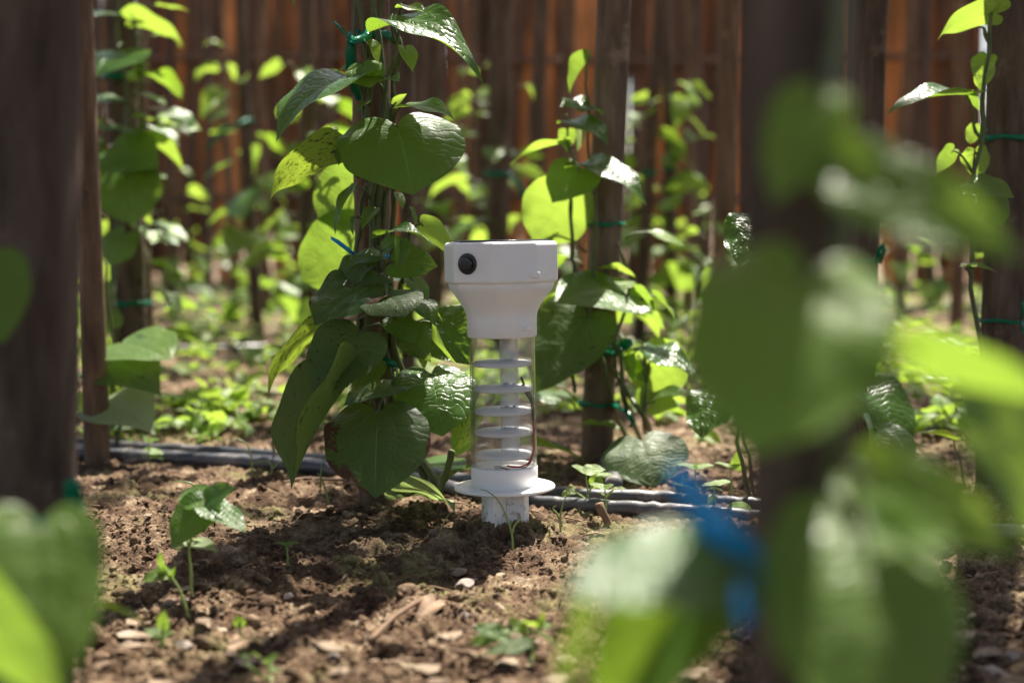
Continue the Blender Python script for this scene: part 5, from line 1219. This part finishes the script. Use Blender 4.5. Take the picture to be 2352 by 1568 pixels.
grass("wiry grass blades arching above the left hoses", (622, 1092), [[(622, 1092), (624, 1070), (612, 1058), (585, 1062), (578, 1070)], [(580, 1085), (578, 1060), (570, 1025), (548, 1008), (528, 1010)], [(623, 1080), (640, 1062), (660, 1060)]], 1.78)
grass("fine grass stalk beneath the folded lower leaf of the big vine", (755, 1158), [[(755, 1158), (748, 1125), (738, 1098), (728, 1085)], [(735, 1120), (737, 1090), (740, 1060)]], 1.6)
grass("dry grass blade lying in the soil near the bean seedling", (470, 1140), [[(455, 1150), (452, 1125), (440, 1110), (415, 1105), (385, 1110)]], 1.6)

# ------------------------------------------------------------------ stones, twigs, litter
def stone(label, px, py, w, h, mat, seed, flat=0.5, rot=0.0):
    g = G(px, py); V, F = rock_template(3, seed, 0.22, True); m = MPX(g.y)
    V = V * np.array([w * m / 2, w * m / 2 * 0.8, h * m / 2])
    c, q = math.cos(rot), math.sin(rot); V = V @ np.array([[c, -q, 0], [q, c, 0], [0, 0, 1]]).T
    o = link("stone", mesh_np("stone", V, None, F, None, False), mat); o.location = (g.x, g.y, gtop(g.x, g.y) + h * m * 0.34); tag(o, label, "stone", "stones lying on the soil")
stone("flat grey stone chip standing in front of the sensor stake", 1068, 1352, 66, 44, M_STONE, 1, rot=0.3)
stone("narrow grey stone sliver just behind the flat chip", 1084, 1328, 36, 14, M_STONE, 2)
stone("white stone chip with a sharp corner below the flat chip", 1068, 1432, 46, 34, M_STONE, 3, rot=1)
stone("small pale wedge stone beside the white chip", 1092, 1448, 32, 38, M_STONE, 4, rot=2)
stone("round brown pebble left of the sensor stake", 992, 1238, 32, 26, M_STONED, 5)
stone("chunky angular stone in the shade below the tiny sprout", 664, 1372, 46, 36, M_STONE, 6, rot=.7)
stone("pale lump of stone by the foot of the bean seedling", 420, 1385, 44, 34, M_STONE, 7)
stone("dark pebble behind the seedlings in front of the hose", 1338, 1170, 26, 24, M_STONED, 8)
stone("big round soil lump under the blue tape", 1520, 1240, 74, 48, M_STONED, 9)
stone("flat stone at the lower right corner", 2282, 1530, 92, 40, M_STONE, 10, rot=.5)
stone("second flat stone at the lower right corner, nearest the edge", 2330, 1500, 70, 34, M_STONE, 11, rot=1.4)
stone("mossy stone at the foot of the slim reddish post", 302, 1070, 44, 34, M_STONED, 12)
stone("flat terracotta-coloured stone in the sunlit left distance", 620, 905, 90, 40, M_STONED, 13)
stone("pale stone near the wilting weed at lower left", 420, 1490, 60, 42, M_STONE, 14, rot=.4)
stone("small whitish stone by the bottom edge below centre", 760, 1508, 34, 26, M_STONE, 15)
stone("pair-sized brown stone by the seedlings nearest the flange", 1448, 1238, 40, 28, M_STONED, 16)
def twig(label, pts, rad, mat=M_TWIG, lift=0.004):
    W_ = []
    for px, py in pts:
        g = G(px, py); W_.append(Vector((g.x, g.y, gtop(g.x, g.y) + lift)))
    c = W_[0].copy(); mb = MB(); q = []
    for i in range(len(W_) - 1):
        for j in range(5): q.append(W_[i].lerp(W_[i + 1], j / 5) - c)
    q.append(W_[-1] - c); r = random.Random(int(pts[0][0])); mb.tube(q, [rad * r.uniform(0.8, 1.2) for _ in q], 7)
    o = mb.build("twig", mat); o.location = c; tag(o, label, "twig", "twigs lying on the soil")
twig("reddish twig lying slantwise in the sunlit foreground", [(848, 1478), (905, 1440), (950, 1412), (985, 1392)], 0.0022, lift=0.008)
twig("long dark twig on the soil below the folded leaf", [(640, 1112), (700, 1106), (760, 1104), (820, 1108)], 0.0022)
twig("thin dark twig on the sunlit soil behind the left hoses", [(392, 1026), (430, 1005), (500, 985), (600, 975)], 0.003)
twig("dark twig crossing the soil behind the tall seedling", [(1690, 1120), (1725, 1095), (1760, 1080)], 0.003)
twig("straight pale twig along the bottom foreground", [(980, 1490), (1060, 1494), (1130, 1500)], 0.0018)
def standing_twig(label, a, b, Y, r0, r1):
    A = P(*a, Y); B = P(*b, Y); mb = MB(); mb.tube([Vector((0, 0, 0)), (B - A) * .3 + Vector((.001, 0, 0)), (B - A) * .65 - Vector((.001, 0, 0)), B - A], [r0, r0 * .9, r1 * 1.05, r1], 8)
    o = mb.build("twig", M_TWIG); o.location = A; tag(o, label, "twig")
standing_twig("short snapped brown twig leaning in front of the hoses", (1396, 1205), (1376, 1155), 1.515, 0.0042, 0.0046)
standing_twig("thin upright straw beside the flat stone chip", (1110, 1388), (1108, 1345), 1.27, 0.0008, 0.0007)
def dry_leaf(label, a, b, n, w=1.0):
    A = G(*a); B = G(*b); A.z = gtop(A.x, A.y) + .006; B.z = gtop(B.x, B.y) + .004
    me = leaf_mesh("fallen_leaf", 20, 7, 0.7, 0.4, 0.3, 0, 0.07, seed=int(a[0])); me.materials.append(M_DRYLEAF)
    s = (B - A).length; e1 = (B - A).normalized(); nn = Vector(n); e3 = (nn - e1 * nn.dot(e1)).normalized(); e2 = e3.cross(e1)
    o = link("fallen_leaf", me, None); o.matrix_basis = Matrix(((e1.x*s, e2.x*s*w, e3.x*s, A.x), (e1.y*s, e2.y*s*w, e3.y*s, A.y), (e1.z*s, e2.z*s*w, e3.z*s, A.z), (0, 0, 0, 1))); tag(o, label, "fallen leaf", "fallen dry leaves")
dry_leaf("small dry leaf on dark soil below the big folded leaf", (700, 1185), (672, 1195), (0, -.3, 1))
dry_leaf("curled brown leaf fragment at the tip of the reddish twig", (1000, 1400), (950, 1420), (0, -.6, .7))
dry_leaf("dry leaf scrap on the sunlit lower left soil", (560, 1480), (520, 1500), (0, -.3, 1))
def spotted_ground_leaf():
    v = Vine("fallen_leaf", "spotted green leaf lying by the hoses at the blurred right post", "fallen leaf", G(1720, 1190))
    v.leaf((1728, 1180), (1664, 1175), (0, -.6, .8), 'flat', 'spotted', 1.0, 1.57, 1.55); 
spotted_ground_leaf()

# ------------------------------------------------------------------ weeds and straw bits scattered over the ground: too many to count
def weeds():
    r = np.random.default_rng(9); Vs = []; Fs = []; UVs = []; o = 0
    temps = []
    for k, sh in enumerate(['small', 'flat', 'long', 'fold', 'droop']):
        me = get_leaf(sh, 'young', False, 0); n = len(me.vertices); V = np.empty(n * 3, np.float32); me.vertices.foreach_get("co", V); V = V.reshape(-1, 3)
        # a coarser grid for the tiny leaves
        V = V.reshape(15, 11, 3)[::2, ::2]; T, S = np.meshgrid(np.linspace(0, 1, V.shape[0]), np.linspace(0, 1, V.shape[1]), indexing='ij')
        n, k2 = V.shape[:2]; idx = np.arange(n * k2).reshape(n, k2)
        F = np.stack([idx[:-1, :-1], idx[1:, :-1], idx[1:, 1:], idx[:-1, 1:]], -1).reshape(-1, 4)
        temps.append((V.reshape(-1, 3), F, np.stack([T, S], -1).reshape(-1, 2)))
    def add(x, y, z, size, a, tilt, roll):
        nonlocal o
        V, F, U = temps[r.integers(len(temps))]
        ca, sa = math.cos(a), math.sin(a); ct, st = math.cos(tilt), math.sin(tilt); cr, sr = math.cos(roll), math.sin(roll)
        Rm = np.array([[ca, -sa, 0], [sa, ca, 0], [0, 0, 1]]) @ np.array([[ct, 0, -st], [0, 1, 0], [st, 0, ct]]) @ np.array([[1, 0, 0], [0, cr, -sr], [0, sr, cr]])
        Vs.append(V @ Rm.T * size + np.array([x, y, z])); Fs.append(F + o); UVs.append(U); o += len(V)
    n = 0
    while n < 2400:
        y = 1 / r.uniform(1 / 9.0, 1 / 2.15); x = r.uniform(-1, 1) * (0.38 * y + 0.3)
        d = float(fbm(np.array([x * 1.6 + 3]), np.array([y * 1.6]), 3)[0]) + min(0.35, (y - 2.2) * 0.12) - 0.1
        if d < r.normal(0.05, 0.2): continue
        n += 1; z = gz(x, y) ; s = r.uniform(0.018, 0.05) * (0.7 + 0.12 * y / 2); hh = r.uniform(0.004, 0.05)
        for k in range(r.integers(2, 6)):
            add(x + r.normal(0, 0.012), y + r.normal(0, 0.012), z + hh * r.uniform(0.4, 1.1), s * r.uniform(0.6, 1.2), r.uniform(0, 6.28), r.uniform(-0.3, 0.9), r.normal(0, 0.4))
    me = mesh_np("ground_weeds", np.concatenate(Vs), np.concatenate(Fs), None, np.concatenate(UVs)); 
    ob = link("ground_weeds", me, ML['young']); tag(ob, "low green weeds spread over the ground behind the hoses", "weeds", None, "stuff")
weeds()
def straw():
    r = random.Random(31); mb = MB()
    for i in range(420):
        y = 1 / r.uniform(1 / 3.2, 1 / 0.95); x = r.uniform(-1, 1) * (0.37 * y + 0.1); a = r.uniform(0, 6.28); l = r.uniform(0.006, 0.035); z = gtop(x, y) + 0.002
        d = Vector((math.cos(a), math.sin(a), r.gauss(0, 0.25))) * l; p = Vector((x, y, z)); q = p + d; q.z = max(q.z, gtop(q.x, q.y) + .001)
        m = (p + q) / 2 + Vector((r.gauss(0, .1) * l, r.gauss(0, .1) * l, 0.1 * l))
        mb.tube([p, m, q], [r.uniform(.0004, .0011)] * 3, 4, True)
    o = mb.build("straw_litter", M_DRYLEAF); tag(o, "bits of dry straw and stalk littering the soil", "litter", None, "stuff")
straw()
